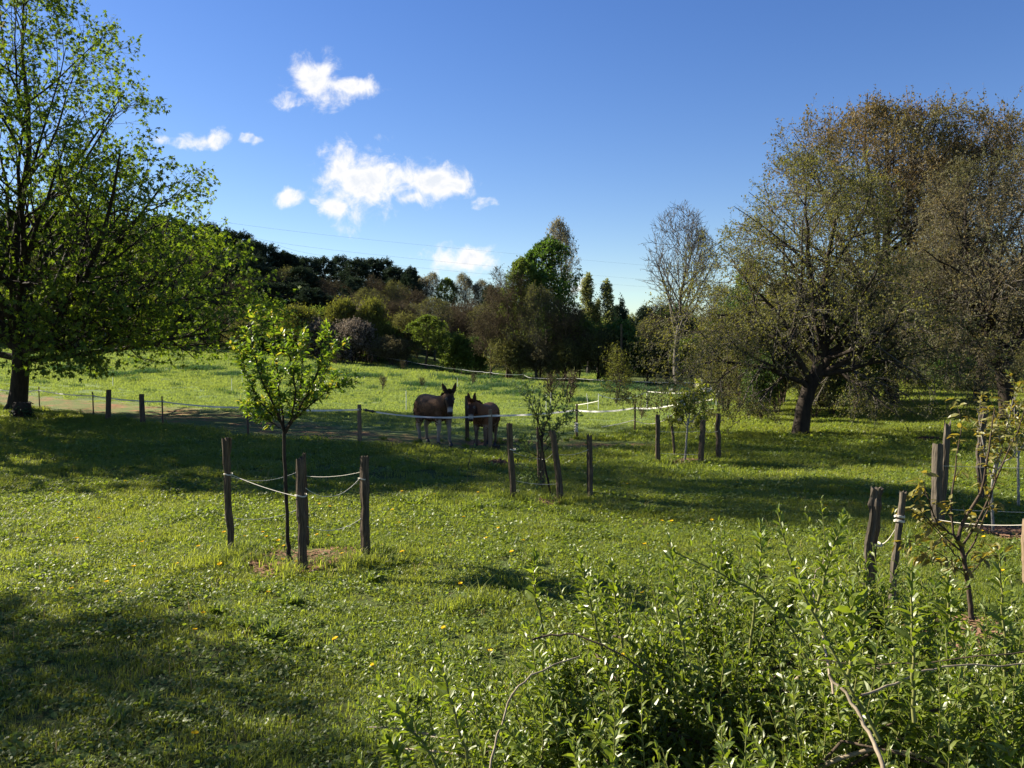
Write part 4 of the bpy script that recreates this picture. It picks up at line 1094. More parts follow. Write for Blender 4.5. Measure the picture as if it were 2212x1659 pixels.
def build_stakes():
    SG = 'stakes round the leafy young plum tree'
    s1 = stake(494, 1200, 490, 950, .038, 1, 'grey wooden stake with splintered flaring top left of the young plum tree', SG, splay=.55, jag=.05, wob=.13, crack=.2, d=9.75)
    s2 = stake(650, 1236, 648, 992, .046, 2, 'thickest wooden stake, directly in front of the young plum tree', SG, jag=.045, wob=.13, crack=.35, d=8.95)
    s3 = stake(786, 1214, 783, 986, .040, 3, 'dark wooden stake with notched bent top right of the young plum tree', SG, jag=.02, wob=.16, d=9.4)
    s4 = stake(661, 1190, 659, 980, .022, 4, 'thin reddish stake hidden behind the thickest stake of the plum tree', SG, mat='post_wood', jag=.02, d=10.1)
    rope('rope', [sag_line(on_stake(s1, .92, (.05, -.03)), on_stake(s2, .82, (-.03, -.055)), .02), sag_line(on_stake(s2, .90, (.05, 0)), on_stake(s3, .90, (-.04, -.03)), .14)],
         .0031, 'white rope tied from the splintered stake to the thick stake and notched stake', 'rope',
         knots=[(on_stake(s1, .92), .050), (on_stake(s2, .82), .062), (on_stake(s3, .90), .053)])
    rope('wire', [sag_line(on_stake(s1, .90), on_stake(s4, .95), .10), sag_line(on_stake(s4, .85), on_stake(s3, .98), .03)], .0028, 'thin wire at the back of the plum tree stakes at chest height', 'wire', mat='rope')
    rope('wire', [sag_line(on_stake(s1, .42), on_stake(s4, .50), .08), sag_line(on_stake(s2, .50, (.04, 0)), on_stake(s3, .48), .10)], .0035, 'lower sagging wire round the plum tree stakes at knee height', 'wire', mat='rope')
    SG = 'stakes round the bushy young tree near the donkeys'
    m1 = stake(1110, 1090, 1105, 915, .043, 11, 'pale tipped stake, leftmost round the bushy young tree near the donkeys', SG, wob=.14)
    m2 = stake(1169, 1066, 1167, 925, .055, 12, 'thick upright stake beside the trunk of the bushy young tree', SG, wob=.1)
    m3 = stake(1210, 1090, 1188, 932, .045, 13, 'leaning stake crossing in front of the bushy young tree', SG, wob=.13)
    m4 = stake(1275, 1081, 1274, 943, .042, 14, 'stake with pointed top standing right of the bushy young tree', SG, wob=.12, jag=.06)
    rope('wire', [sag_line(on_stake(m1, .75), on_stake(m2, .5), .02), sag_line(on_stake(m2, .5), on_stake(m3, .75), .04)], .004, 'sagging wire between the three left stakes of the bushy young tree', 'wire', knots=[(on_stake(m1, .78), .05)])
    rope('wire', [sag_line(on_stake(m1, .32), on_stake(m3, .28), .03), sag_line(on_stake(m3, .75), on_stake(m4, .8), .06)], .003, 'lower wire of the bushy young tree running on to the pointed stake', 'wire')
    SG = 'stakes round the flowering young pear tree'
    r1 = stake(1421, 1001, 1420, 896, .045, 21, 'upright stake left of the flowering young pear tree', SG)
    r2 = stake(1459, 985, 1450, 899, .032, 22, 'thin leaning stake behind the flowering young pear tree', SG)
    r3 = stake(1514, 1004, 1520, 908, .055, 23, 'thick stake tilting right, just right of the flowering young pear tree', SG)
    r4 = stake(1553, 995, 1552, 894, .048, 24, 'dark knobbly stake, rightmost round the flowering young pear tree', SG, wob=.17)
    rope('wire', [sag_line(on_stake(r1, .65), on_stake(r3, .68), .02), sag_line(on_stake(r3, .68), on_stake(r4, .62), .03), sag_line(on_stake(r1, .2), on_stake(r3, .2), .01)], .0035, 'thin white wires round the stakes of the flowering pear tree', 'wire')
    SG = 'stakes round the red-leaved young cherry trees'
    c1 = stake(1885, 1298, 1902, 1056, .055, 31, 'thick weathered stake with peeling bark left of the red-leaved young cherry', SG, mat='post_grey', wob=.2, crack=.55, jag=.05, d=7.9)
    c2 = stake(1933, 1350, 1948, 1064, .030, 32, 'slim pale split stake between the peeling stake and the young cherry', SG, mat='post_grey', wob=.14, d=7.3)
    c3 = stake(2032, 1151, 2028, 960, .062, 33, 'short front half of the split stake behind the young cherry', SG, mat='post_grey', wob=.12, d=10.9)
    c4 = stake(2037, 1148, 2043, 917, .045, 34, 'taller pointed back half of the split stake behind the young cherry', SG, mat='post_grey', wob=.14, jag=.12, d=11.0)
    c5 = stake(2135, 1082, 2131, 880, .062, 35, 'tall furrowed grey stake behind the crown of the young cherry', SG, mat='post_grey', wob=.2, crack=.4, d=13)
    c6 = stake(2240, 1262, 2226, 1122, .085, 36, 'square-cut wooden stake at the right edge of the lawn', SG, mat='post_tan', wob=.06, jag=.004, d=8.6)
    rope('rope', [sag_line(on_stake(c1, .50, (.05, 0)), on_stake(c2, .84), .05)], .0045, 'short white rope between the peeling stake and the slim split stake', 'rope', knots=[(on_stake(c1, .50), .062), (on_stake(c2, .84), .04), (on_stake(c2, .88), .04)])
    rope('wire', [sag_line(on_stake(c3, .10 + .02), on_stake(c6, .6), .03)], .003, 'pale wire from the split stake to the square-cut stake', 'wire')
    rope('wire', [sag_line(on_stake(c3, .82), W(2330, 1012, 10.9), .01), sag_line(on_stake(c3, .26), W(2330, 1109, 10.9), .01)], .003, 'two thin wires running right from the split stake behind the young cherry', 'wire')
    # thin dead stick leaning in the grass
    a = GP(1009, 1016); b = W(1032, 925, a.y + .1)
    p = sag_line(a, b, -.01, 8); g = Geo(); g.add(*tubes(p[None], np.linspace(.008, .004, 8)[None], 5), 0, True)
    tag(g.build('stick', ['bark_dark'], origin=tuple(a)), 'thin dark stick leaning in the shaded lawn before the donkeys', 'stick')

    # the pasture fence
    tp = []
    def fence_post(px, pyb, pyt, r, d, label, wood, group, seed, ins=None, ins_side=1, mat=None, leanx=0):
        b = on_ground(px, d); t = W(px + leanx, pyt, d)
        h = t.z - b.z
        root = thing('fence_post', b, label, 'fence post', group)
        g = rough_column(h, r, seed, (t.x - b.x, 0), n=9, sides=9 if wood else 6, wob=.06 if wood else .02, jag=.01)
        g.build('shaft', [mat or ('post_wood' if wood else 'iron')], root)
        if ins is not None:
            zi = W(px, ins, d).z - b.z
            q = Geo(); q.add(*tubes(np.array([[(0, -r, zi), (.03 * ins_side, -r - .03, zi), (.075 * ins_side, -r - .03, zi)]], float), np.array([[.022, .024, .018]]), 6), 0, True)
            q.add(*tubes(np.array([[(.05 * ins_side, -r - .03, zi - .035), (.05 * ins_side, -r - .03, zi + .035)]], float), np.array([[.013, .013]]), 6), 0, True)
            q.build('insulator', ['black_plastic'], root)
            tp.append((b.x + (t.x - b.x) + .05 * ins_side, d - r - .05, b.z + zi))
        return root
    TG = 'thin iron posts of the pasture fence'; WG = 'round wooden posts of the pasture fence'
    fence_post(83.6, 886, 835, .024, 33, 'thin iron fence post nearest the maple stump', False, TG, 51, 843)
    fence_post(200, 902, 846, .024, 29.4, 'thin iron fence post just left of the tilting wooden post', False, TG, 52, 855)
    fence_post(231, 920, 842, .085, 27.6, 'tilting round wooden fence post near the left edge of the pasture', True, WG, 53, leanx=4)
    fence_post(306.5, 936, 851, .080, 26.6, 'upright wooden fence post right of the tilting one', True, WG, 54)
    fence_post(349.7, 921, 856, .024, 26, 'thin iron fence post right of the upright wooden post', False, TG, 55, 867)
    fence_post(534, 942, 869, .028, 23.1, 'thin iron fence post seen just left of the plum tree crown', False, TG, 56, 880)
    fence_post(776, 960, 874, .052, 21.2, 'wooden gate post carrying the insulated gate handle', True, WG, 57, 884, mat='post_tan')
    fence_post(1009, 959, 855, .055, 21.9, 'tall dark wooden post between the two donkeys', True, WG, 58)
    fence_post(1058.6, 974, 885, .050, 19.8, 'pale wooden post in front of the right donkey', True, WG, 59, mat='post_tan')
    fence_post(1246, 951, 873, .026, 22, 'iron fence post with a knotted white rag halfway up', False, TG, 60, 886, -1)
    fence_post(1372, 935, 870, .026, 24, 'iron fence post left of the flowering pear tree', False, TG, 61, 881, -1)
    fence_post(1460, 907, 865, .026, 28.4, 'iron fence post behind the flowering pear tree', False, TG, 62, 873, -1)
    rag = Geo()
    rr = np.random.default_rng(9); bb = W(1245, 923, 21.95)
    for zc in (0, .06, .13, .19):
        q = ring_pts((0, 0, zc), .035, 9, .6) + rr.normal(size=(9, 3)) * .006; rag.add(*tubes(q[None], np.full((1, 9), .020), 6), 0, True)
    tag(rag.build('knotted_rag', ['rope'], loc=bb - Vector((0, 0, .1))), 'knotted white rag wound round the iron post', 'rag')
    # white tape
    def ribbon(pts, w=.020, th=.0015, twist=0.):
        pts = np.array(pts, float); n = len(pts)
        T = unit(np.gradient(pts, axis=0)); s = unit(np.cross(T, [0, 0, 1.])); up = np.cross(s, T)
        a = twist * np.sin(np.linspace(0, 9, n))[:, None]
        u = up * np.cos(a) + s * np.sin(a); v = -up * np.sin(a) + s * np.cos(a)
        # woven tape: five strands of polythene ribbon with a slight cupping across the width
        off = np.array([-1, -.5, 0, .5, 1.]); cup = np.array([0, .6, 1, .6, 0]) * th
        V = (pts[:, None] + u[:, None] * (off * w)[None, :, None] + v[:, None] * cup[None, :, None]).reshape(-1, 3)
        k = np.arange(4)
        F = np.concatenate([np.stack([i * 5 + k, i * 5 + k + 1, i * 5 + 6 + k, i * 5 + 5 + k], -1) for i in range(n - 1)])
        return V, F
    P1 = [W(-60, 838, 38), W(0, 842, 35.3)] + [Vector(p) for p in tp[:5]]
    g = Geo()
    for i in range(len(P1) - 1): g.add(*ribbon(sag_line(P1[i], P1[i + 1], .05, 14), .022, twist=.5), 0, False)
    tag(g.build('fence_tape', ['tape'], origin=tuple(P1[0])), 'greyish electric fence tape running left from the gate handle past the maple', 'fence tape')
    # gate handle and the bright tape that it ends
    h0 = Vector(tp[4]) + Vector((.06, 0, -.0)); h1 = W(812, 890, 21.0)
    root = thing('gate_handle', h0, 'black sprung gate handle hooked to the wooden gate post', 'gate handle')
    q = Geo(); dv = np.array(h1 - h0); ts = np.linspace(0, 1, 9)[:, None]
    q.add(*tubes((dv * ts)[None], np.array([[.012, .020, .040, .024, .026, .026, .040, .018, .008]]), 8), 0, True); q.build('grip', ['black_plastic'], root)
    q = Geo(); c = ring_pts(dv * 1.04, .02, 9, 0); q.add(*tubes(c[None], np.full((1, 9), .004), 5), 0, True); q.build('hook', ['iron'], root)
    P2 = [h1, W(1058.6, 898, 19.74), Vector(tp[5]), Vector(tp[6]), Vector(tp[7]), W(1540, 862, 33)]
    g = Geo(); sags = [.085, .035, .06, .06, .04]
    for i in range(5): g.add(*ribbon(sag_line(P2[i], P2[i + 1], sags[i], 18), .022, twist=.25 if i else .7), 0, False)
    tag(g.build('fence_tape', ['tape'], origin=tuple(h1)), 'bright white electric tape stretched in front of the two donkeys', 'fence tape')
    a1 = Vector(tp[6]); lo = a1 - Vector((0, 0, (907 - 881) / FPX * 24)); b1 = Vector(tp[7]); lb = b1 - Vector((0, 0, (891 - 873) / FPX * 28.4))
    rope('electric_rope', [sag_line(lo, W(1300, 922, 23.2), .02), sag_line(lo, lb, .22), sag_line(lb, W(1540, 882, 31), .12)], .011, 'lower white cord slung between the iron posts beside the pear tree', 'fence cord', mat='tape')
    # thin white plastic stakes out in the pasture
    LB = {1180: 'white plastic stake left of its twin behind the middle stakes', 1190: 'second white plastic stake close behind the bushy young tree', 1270: 'tilting white plastic stake left of the corner one', 1293: 'white plastic stake at the corner of the inner tape',
          1398: 'tall white plastic stake holding up the inner tape', 1548: 'white plastic stake at the thicket end of the inner tape', 523: 'white plastic stake beside the left of the plum crown', 500: 'faint white plastic stake between maple and plum crown', 243: 'white plastic stake beyond the tilting wooden post',
          787: 'small white plastic stake far up the pasture right of the plum crown', 988: 'small white plastic stake far out above the donkeys', 877: 'white plastic stake behind the back of the left donkey'}
    pos = {}
    for px, yb, yt, d in ((1180, 884, 851, 40), (1190, 880, 848, 43), (1270, 884, 850, 41), (1293, 884, 850, 41), (1398, 879, 844, 40), (1548, 872, 843, 44), (523, 832, 804, 55), (500, 846, 818, 48), (243, 843, 815, 48), (787, 832, 813, 70), (988, 836, 816, 66), (877, 883, 844, 36)):
        b = on_ground(px, d); yb2 = 755 + (EYE - b.z) / d * FPX
        t = W(px, yt, d); h = t.z - b.z
        g = Geo(); g.add(*tubes(np.array([[(0, 0, -.05), (0, 0, h * .5), ((-.06 if px == 1270 else 0), 0, h)]]), np.array([[.017, .016, .014]]), 6), 0, True)
        g.add(*tubes(np.array([[(0, -.01, h * .86), (0, -.05, h * .86)]]), np.array([[.012, .008]]), 5), 0, True)
        tag(g.build('plastic_stake', ['white_plastic'], loc=b), LB[px], 'plastic stake', 'white plastic stakes in the pasture')
        pos[px] = t
    up = lambda p, z: Vector((p.x, p.y - .04, p.z - z))
    L1 = [up(pos[1293], .05), up(pos[1398], .03), up(pos[1548], .03), W(1660, 840, 46)]
    g = Geo()
    for i in range(3): g.add(*ribbon(sag_line(L1[i], L1[i + 1], .28 if i == 0 else .10, 16), .018), 0, False)
    g.add(*ribbon(sag_line(up(pos[1293], .35), W(1243, 875, 38), .02, 6), .014), 0, False)
    tag(g.build('fence_tape', ['tape'], origin=tuple(L1[0])), 'inner white tape sagging between plastic stakes in front of the far trees', 'fence tape')
    # far tape along the edge of the wood
    pts = [(726, 753, 104), (800, 765, 99), (880, 780, 95), (940, 790, 92), (997, 798, 90), (1042, 803, 88), (1059, 804, 87), (1078, 807, 86), (1131, 809, 85), (1146, 816, 84), (1243, 817, 83), (1340, 822, 83), (1459, 826, 80), (1560, 826, 78)]
    Q = [W(*p) for p in pts]; g = Geo()
    for i in range(len(Q) - 1): g.add(*ribbon(sag_line(Q[i], Q[i + 1], .06, 7), .010 if i < 4 else .022, .003), 0, False)
    tag(g.build('fence_tape', ['tape'], origin=tuple(Q[0])), 'far white tape following the edge of the wood', 'fence tape')
    for i, p in enumerate(pts):
        if i % 2 == 1 or p[0] in (1146,): continue
        b = on_ground(p[0], p[2]); t = W(p[0], p[1], p[2]); h = max(t.z - b.z, .3) + .08
        g = rough_column(h, .04, 70 + i, n=4, sides=6, wob=.03, jag=.01)
        tag(g.build('fence_post', ['post_wood'], loc=b), 'small dark post holding the far tape at the wood edge', 'fence post', 'small posts of the far tape')

    # stumps, mounds
    b = on_ground(45, 27.8)
    rr = np.random.default_rng(5)
    g = rough_column(.56, .27, 81, n=9, sides=22, wob=.07, jag=.07, bury=.08)
    st = thing('tree_stump', b, 'dark rotten tree stump in front of the maple trunk', 'stump')
    g.build('trunk', ['bark_dark'], st)
    g = Geo(); n = 260; a = rr.random(n) * 6.28; z = rr.random(n) * .6; rad = .30 + .05 * rr.random(n)
    p = np.stack([rad * np.cos(a), rad * np.sin(a), z * (.5 + .5 * rr.random(n))], -1)
    add_leaves(g, ROUND, p, np.stack([np.cos(a), np.sin(a), -.6 + 0 * a], -1) + rr.normal(size=(n, 3)) * .3, np.stack([np.cos(a), np.sin(a), .6 + 0 * a], -1), np.full(n, .08)); g.build('ivy', ['ivy'], st)
    b = GP(1071, 974); b.z = gz1(b.x, b.y)
    g = rough_column(.15, .105, 82, n=4, sides=14, wob=.05, jag=.012)
    tag(g.build('log_block', ['bark_dark'], loc=b), 'short sawn log block beside the pale post and donkey hoof', 'log')
    for px, py, rx, ry, hh, lb, nm in ((1073, 1007, .28, .2, .09, 'dark earth mound in the shaded lawn before the donkeys', 'molehill'), (2006, 953, .42, .22, .08, 'brown earth mound in the shade beside the split stake', 'molehill')):
        b = GP(px, py); rng = np.random.default_rng(int(px)); g = Geo()
        for k in range(260):
            a = rng.random() * 6.28; q = math.sqrt(rng.random()); s = .022 + .03 * rng.random()
            c = np.array([b.x + rx * q * math.cos(a), b.y + ry * q * math.sin(a), hh * (1 - q * q) + rng.random() * .01])
            V = c + rng.normal(size=(6, 3)) * s * .25 + np.array([[1, 0, 0], [-1, 0, 0], [0, 1, 0], [0, -1, 0], [0, 0, 1], [0, 0, -1]]) * s
            g.add(V, [[0, 2, 4], [2, 1, 4], [1, 3, 4], [3, 0, 4], [2, 0, 5], [1, 2, 5], [3, 1, 5], [0, 3, 5]])
        tag(g.build(nm, ['soil'], origin=tuple(b)), lb, 'molehill')
    # power lines and a pole in the far trees
    for i, (A, Mid, B) in enumerate((((380, 452, 130), (900, 528, 200), (1700, 598, 330)), ((540, 510, 130), (1040, 573, 200), (1700, 628, 330)), ((600, 527, 130), (1060, 593, 205), (1700, 640, 330)))):
        a, m_, b = (np.array(W(*p)) for p in (A, Mid, B)); t = np.linspace(0, 1, 60)[:, None]
        # the lines hang in long shallow bows
        p = a * (1 - t) * (1 - 2 * t) + m_ * 4 * t * (1 - t) + b * t * (2 * t - 1)
        g = Geo(); g.add(*tubes(p[None], np.full((1, 60), .013), 5), 0, True)
        tag(g.build('power_line', ['wire_dark'], origin=tuple(a)), ['uppermost thin power line crossing the sky above the wood', 'middle thin power line crossing the sky above the wood', 'lowest thin power line just above the pine tops'][i], 'power line', 'power lines above the wood')
    b = on_ground(1342, 86); t = W(1342, 700, 86); g = Geo(); hh = t.z - b.z
    g.add(*tubes(np.array([[(0, 0, -.1), (0, 0, hh / 2), (0, 0, hh)]]), np.array([[.13, .11, .09]]), 8), 0, True)
    tag(g.build('utility_pole', ['post_wood'], loc=b), 'dark wooden pole standing among the shrubs below the poplars', 'pole')
build_stakes()

# ------------------------------------------------------------------ young trees
def leaf_objects(parent, base, tmpl, name, mats, pos, xd, nrm, size, nmax, matpick=None, stuff_name='foliage'):
    """the leaves that show largest become parts of their own, the rest one joined part"""
    pos = np.asarray(pos); dist = np.linalg.norm(pos - np.array([0, 0, EYE]), axis=1)
    u = pos[:, 0] / pos[:, 1]; v = (pos[:, 2] - EYE) / pos[:, 1]
    infr = (np.abs(u) < .6) & (v > -.49) & (v < .42)
    score = np.where(infr, size / dist, 0); order = np.argsort(-score)
    big, rest = order[:nmax], order[nmax:]
    mi = np.zeros(len(pos), int) if matpick is None else matpick
    g = Geo()
    for k in range(len(mats)):
        r = rest[mi[rest] == k]
        add_leaves(g, tmpl, pos[r], xd[r], nrm[r], size[r], k)
    if g.n:
        tag(g.build(stuff_name, mats, parent, origin=tuple(base)), kind='stuff')
    me = []
    for k in range(len(mats)):
        q = Geo(); add_leaves(q, tmpl, np.zeros((1, 3)), np.array([[1., 0, 0]]), np.array([[0, 0, 1.]]), np.ones(1)); me.append(q.mesh('leaf', [mats[k]]))
    X = unit(xd[big]); Y = unit(np.cross(nrm[big], X)); Z = np.cross(X, Y)
    for j, i in enumerate(big):
        o = bpy.data.objects.new('leaf', me[mi[i]]); COL.objects.link(o); o.parent = parent
        s = float(size[i]); p = pos[i] - np.array(base)
        o.matrix_local = Matrix(((X[j, 0] * s, Y[j, 0] * s, Z[j, 0] * s, p[0]), (X[j, 1] * s, Y[j, 1] * s, Z[j, 1] * s, p[1]), (X[j, 2] * s, Y[j, 2] * s, Z[j, 2] * s, p[2]), (0, 0, 0, 1)))
def polyl(pts, radii, n=14, rng=None, wob=.0):
    q, _, r = sample(np.array([pts], float), np.array([radii], float), np.linspace(0, 1, n)[None])
    # soften the corners
    for _k in range(2): q[:, 1:-1] = (q[:, :-2] + 2 * q[:, 1:-1] + q[:, 2:]) / 4
    if rng is not None and wob: q[:, 1:] += rng.normal(size=q[:, 1:].shape) * wob
    return q, r
def sapling(name, label, d, trunk, limbs, twigs, leafmats, seed, lsize, nleaf, bark='bark_brown', nmax=260, droop=.0, tmpl=LEAF8, outdir=.5, twl=.3, tw_up=.4, trunk_r=None, cat='young tree', extra=None, matw=None, twang=.6, k2=4):
    """trunk and limbs are given as picture points seen at the distance of the tree (third number: offset in depth)"""
    rng = np.random.default_rng(seed)
    base = np.array(W(trunk[0][0], trunk[0][1], d)); base[2] = 0
    pt = lambda q: np.array(W(q[0], q[1], d + (q[2] if len(q) > 2 else 0)))
    w = Geo()
    tp_ = [pt(q) for q in trunk]; tp_[0][2] = -.05
    q, r = polyl(tp_, trunk_r, 16, rng, .003)
    w.add(*tubes(q, r, 9), 0, True)
    Cs, Rs = [], []
    for L in limbs:
        qq, rr = polyl([pt(p) for p in L[0]], np.linspace(L[1], L[1] * .25, len(L[0])), 12, rng, .006)
        w.add(*tubes(qq, rr, 6), 0, True); Cs.append(qq); Rs.append(rr)
    C = np.concatenate(Cs); R = np.concatenate(Rs)
    T1, TR1 = grow(C, R, twigs, .12, 1., twang, twl, n=5, up=tw_up, wig=.09, rr=.6, rng=rng, rmin=.0022)
    w.add(*tubes(T1, TR1, 4), 0, True)
    T2, TR2 = grow(T1, TR1, k2, .15, 1., .7, twl * .45, n=4, up=tw_up * .6, wig=.1, rr=.7, rng=rng, rmin=.0016)
    w.add(*tubes(T2, TR2, 3), 0, True)
    root = thing(name, base, label, cat)
    w.build('trunk', [bark], root, origin=tuple(base))
    pp, dd = [], []
    for CC, RR, kk in ((T2, TR2, nleaf), (T1, TR1, nleaf), (C[:, 5:], R[:, 5:], nleaf * 2)):
        t = .05 + .95 * rng.random((len(CC), kk)); p, T, r = sample(CC, RR, t)
        ax = rng.normal(size=T.shape); ax = unit(ax - (ax * T).sum(-1, keepdims=True) * T)
        d_ = unit(T * (1 - outdir) + ax * outdir + np.array([0, 0, -droop])); pp.append(p.reshape(-1, 3)); dd.append(d_.reshape(-1, 3))
    pp = np.concatenate(pp); dd = np.concatenate(dd)
    nr = unit(np.array([0, 0, 1.]) + rng.normal(size=pp.shape) * .45)
    sz = lsize * (.55 + .7 * rng.random(len(pp)))
    mp_ = None
    if len(leafmats) > 1: mp_ = (rng.random(len(pp)) < (matw or .3)).astype(int)
    leaf_objects(root, base, tmpl, 'leaf', leafmats, pp, dd, nr, sz, nmax, mp_)
    if extra: extra(root, base, T1, TR1, T2, TR2, rng)
    return root
def build_young_trees():
    sapling('plum_tree', 'young plum tree in bright fresh leaf inside the nearest ring of stakes', 9.45,
        [(630, 1214), (622, 1190), (620, 1120), (617, 1040), (614, 935)],
        [([(615, 938), (600, 890, -.1), (570, 830, -.15), (545, 760, -.1), (540, 695, 0)], .016),
         ([(615, 936), (606, 870, .1), (597, 790, .1), (590, 698, .1)], .016),
         ([(616, 936), (640, 880, .1), (655, 800, .1), (652, 735, .15)], .016),
         ([(616, 934), (650, 880, -.1), (690, 800, -.15), (702, 722, -.1)], .017),
         ([(617, 925), (670, 875, .05), (712, 842, .1), (740, 832, .1)], .012),
         ([(610, 915), (570, 880, .0), (530, 810, .0), (512, 772, .0)], .012),
         ([(628, 905), (640, 850, -.3), (628, 790, -.35), (622, 760, -.3)], .012),
         ([(612, 920), (590, 880, .3), (585, 840, .35), (560, 790, .35)], .012),
         ([(622, 915), (675, 860, .3), (700, 810, .35), (725, 760, .3)], .010),
         ([(606, 925), (575, 905, -.1), (555, 890, -.1)], .007)],
        13, ['plum', 'plum_tip'], 3, .070, 7, matw=.16, bark='bark_dark', trunk_r=[.030, .024, .020, .021, .018], nmax=300, twl=.19, tw_up=.7, outdir=.6, twang=.5, k2=3)
    sapling('young_tree', 'bushy young tree with grey-green leaves tied among four stakes near the donkeys', 13.3,
        [(1192, 1086), (1184, 1040), (1176, 1000), (1170, 960), (1172, 930)],
        [([(1172, 950), (1165, 915), (1150, 880), (1140, 852)], .013), ([(1172, 945), (1180, 910), (1200, 880), (1214, 848)], .013),
         ([(1175, 955), (1190, 935), (1215, 915), (1226, 905)], .010), ([(1170, 960), (1160, 930), (1162, 890), (1168, 868)], .012), ([(1172, 995), (1160, 985), (1140, 975), (1132, 965)], .008),
         ([(1174, 1010), (1165, 1025), (1150, 1035)], .006), ([(1172, 980), (1185, 965), (1192, 950)], .007)],
        9, ['sapling_dark'], 5, .068, 4, bark='bark_dark', trunk_r=[.020, .018, .017, .015, .014], nmax=220, twl=.24, tw_up=.5)
    def blossoms(root, base, T1, TR1, T2, TR2, rng):
        g = Geo(); n = 26
        idx = rng.integers(0, len(T1), n)
        for i in idx:
            c = T1[i, -1] + rng.normal(size=3) * .02
            m = 5 * 4; a = rng.random(m) * 6.28
            dirs = unit(np.stack([np.cos(a), np.sin(a), .3 + rng.random(m) * .6], -1)); pos = c + rng.normal(size=(m, 3)) * .020
            add_leaves(g, ROUND, pos, dirs, unit(dirs + np.array([0, -.3, 1.])), np.full(m, .026))
        g.build('blossom', ['petal_white'], root, origin=tuple(base))
    sapling('pear_tree', 'young pear tree with white blossom clusters and yellow-green leaves', 17.6,
        [(1479, 1000), (1481, 975), (1484, 940), (1486, 905)],
        [([(1486, 915), (1490, 885), (1498, 860), (1502, 838)], .016), ([(1485, 920), (1470, 900), (1462, 880), (1456, 862)], .012), ([(1486, 918), (1505, 900), (1520, 870), (1522, 850)], .012),
         ([(1485, 930), (1500, 922), (1512, 912)], .008), ([(1484, 925), (1465, 912), (1458, 905)], .008), ([(1486, 910), (1480, 885), (1478, 865)], .010)],
        8, ['pear'], 6, .075, 8, bark='bark_silver', trunk_r=[.026, .020, .019, .017], nmax=200, twl=.20, extra=blossoms)
    sapling('young_cherry_tree', 'young cherry tree with drooping reddish new leaves before the right stakes', 7.3,
        [(2098, 1385), (2098, 1320), (2088, 1240), (2078, 1190), (2068, 1160)],
        [([(2070, 1165), (2078, 1130), (2098, 1090), (2125, 1060), (2133, 1000), (2142, 930), (2150, 880)], .017),
         ([(2070, 1168), (2050, 1150), (2020, 1130), (2004, 1080), (2000, 1050), (1990, 1040)], .010),
         ([(2066, 1165), (2052, 1140), (2056, 1060), (2066, 1000), (2078, 930), (2072, 890)], .010),
         ([(2078, 1180), (2100, 1150), (2140, 1080), (2160, 1010), (2190, 960), (2212, 900), (2218, 850)], .011),
         ([(2085, 1210), (2100, 1180), (2130, 1110), (2150, 1050), (2156, 990)], .009),
         ([(2080, 1195), (2040, 1160), (1995, 1110), (1970, 1080)], .008), ([(2084, 1215), (2060, 1195), (2010, 1130), (1965, 1100)], .007), ([(2090, 1240), (2050, 1210), (2000, 1180), (1960, 1165)], .006),
         ([(2095, 1265), (2080, 1230), (2030, 1230), (1990, 1190)], .005), ([(2090, 1250), (2120, 1210), (2160, 1190)], .006)],
        6, ['young_cherry'], 8, .095, 3, bark='bark_brown', trunk_r=[.028, .022, .019, .018, .018], nmax=260, droop=.45, twl=.13, tw_up=.1, outdir=.6, k2=1)
    sapling('young_cherry_tree', 'second young cherry with thin pale trunk farther back at the right edge', 10.9,
        [(2146, 1150), (2143, 1100), (2142, 1050), (2150, 1000)],
        [([(2145, 1040), (2160, 980), (2175, 920), (2190, 860)], .012), ([(2146, 1045), (2130, 990), (2118, 930), (2110, 880)], .011), ([(2148, 1020), (2180, 990), (2210, 960), (2235, 930)], .010), ([(2150, 1000), (2160, 950), (2150, 890)], .009)],
        7, ['young_cherry'], 10, .10, 4, bark='bark_silver', trunk_r=[.020, .017, .016, .014], nmax=160, droop=.4, twl=.22, k2=2)
    sapling('young_pear_tree', 'slender sapling with white trunk cut off by the right edge', 12.4,
        [(2200, 1105), (2200, 1060), (2199, 1010), (2200, 970)],
        [([(2200, 990), (2196, 940), (2190, 880), (2196, 830)], .012), ([(2200, 985), (2220, 940), (2235, 880)], .011), ([(2200, 1000), (2185, 960), (2178, 920)], .009)],
        8, ['pear', 'young_cherry'], 12, .075, 4, bark='bark_silver', trunk_r=[.022, .019, .018, .016], nmax=120, twl=.24, matw=.45)
build_young_trees()

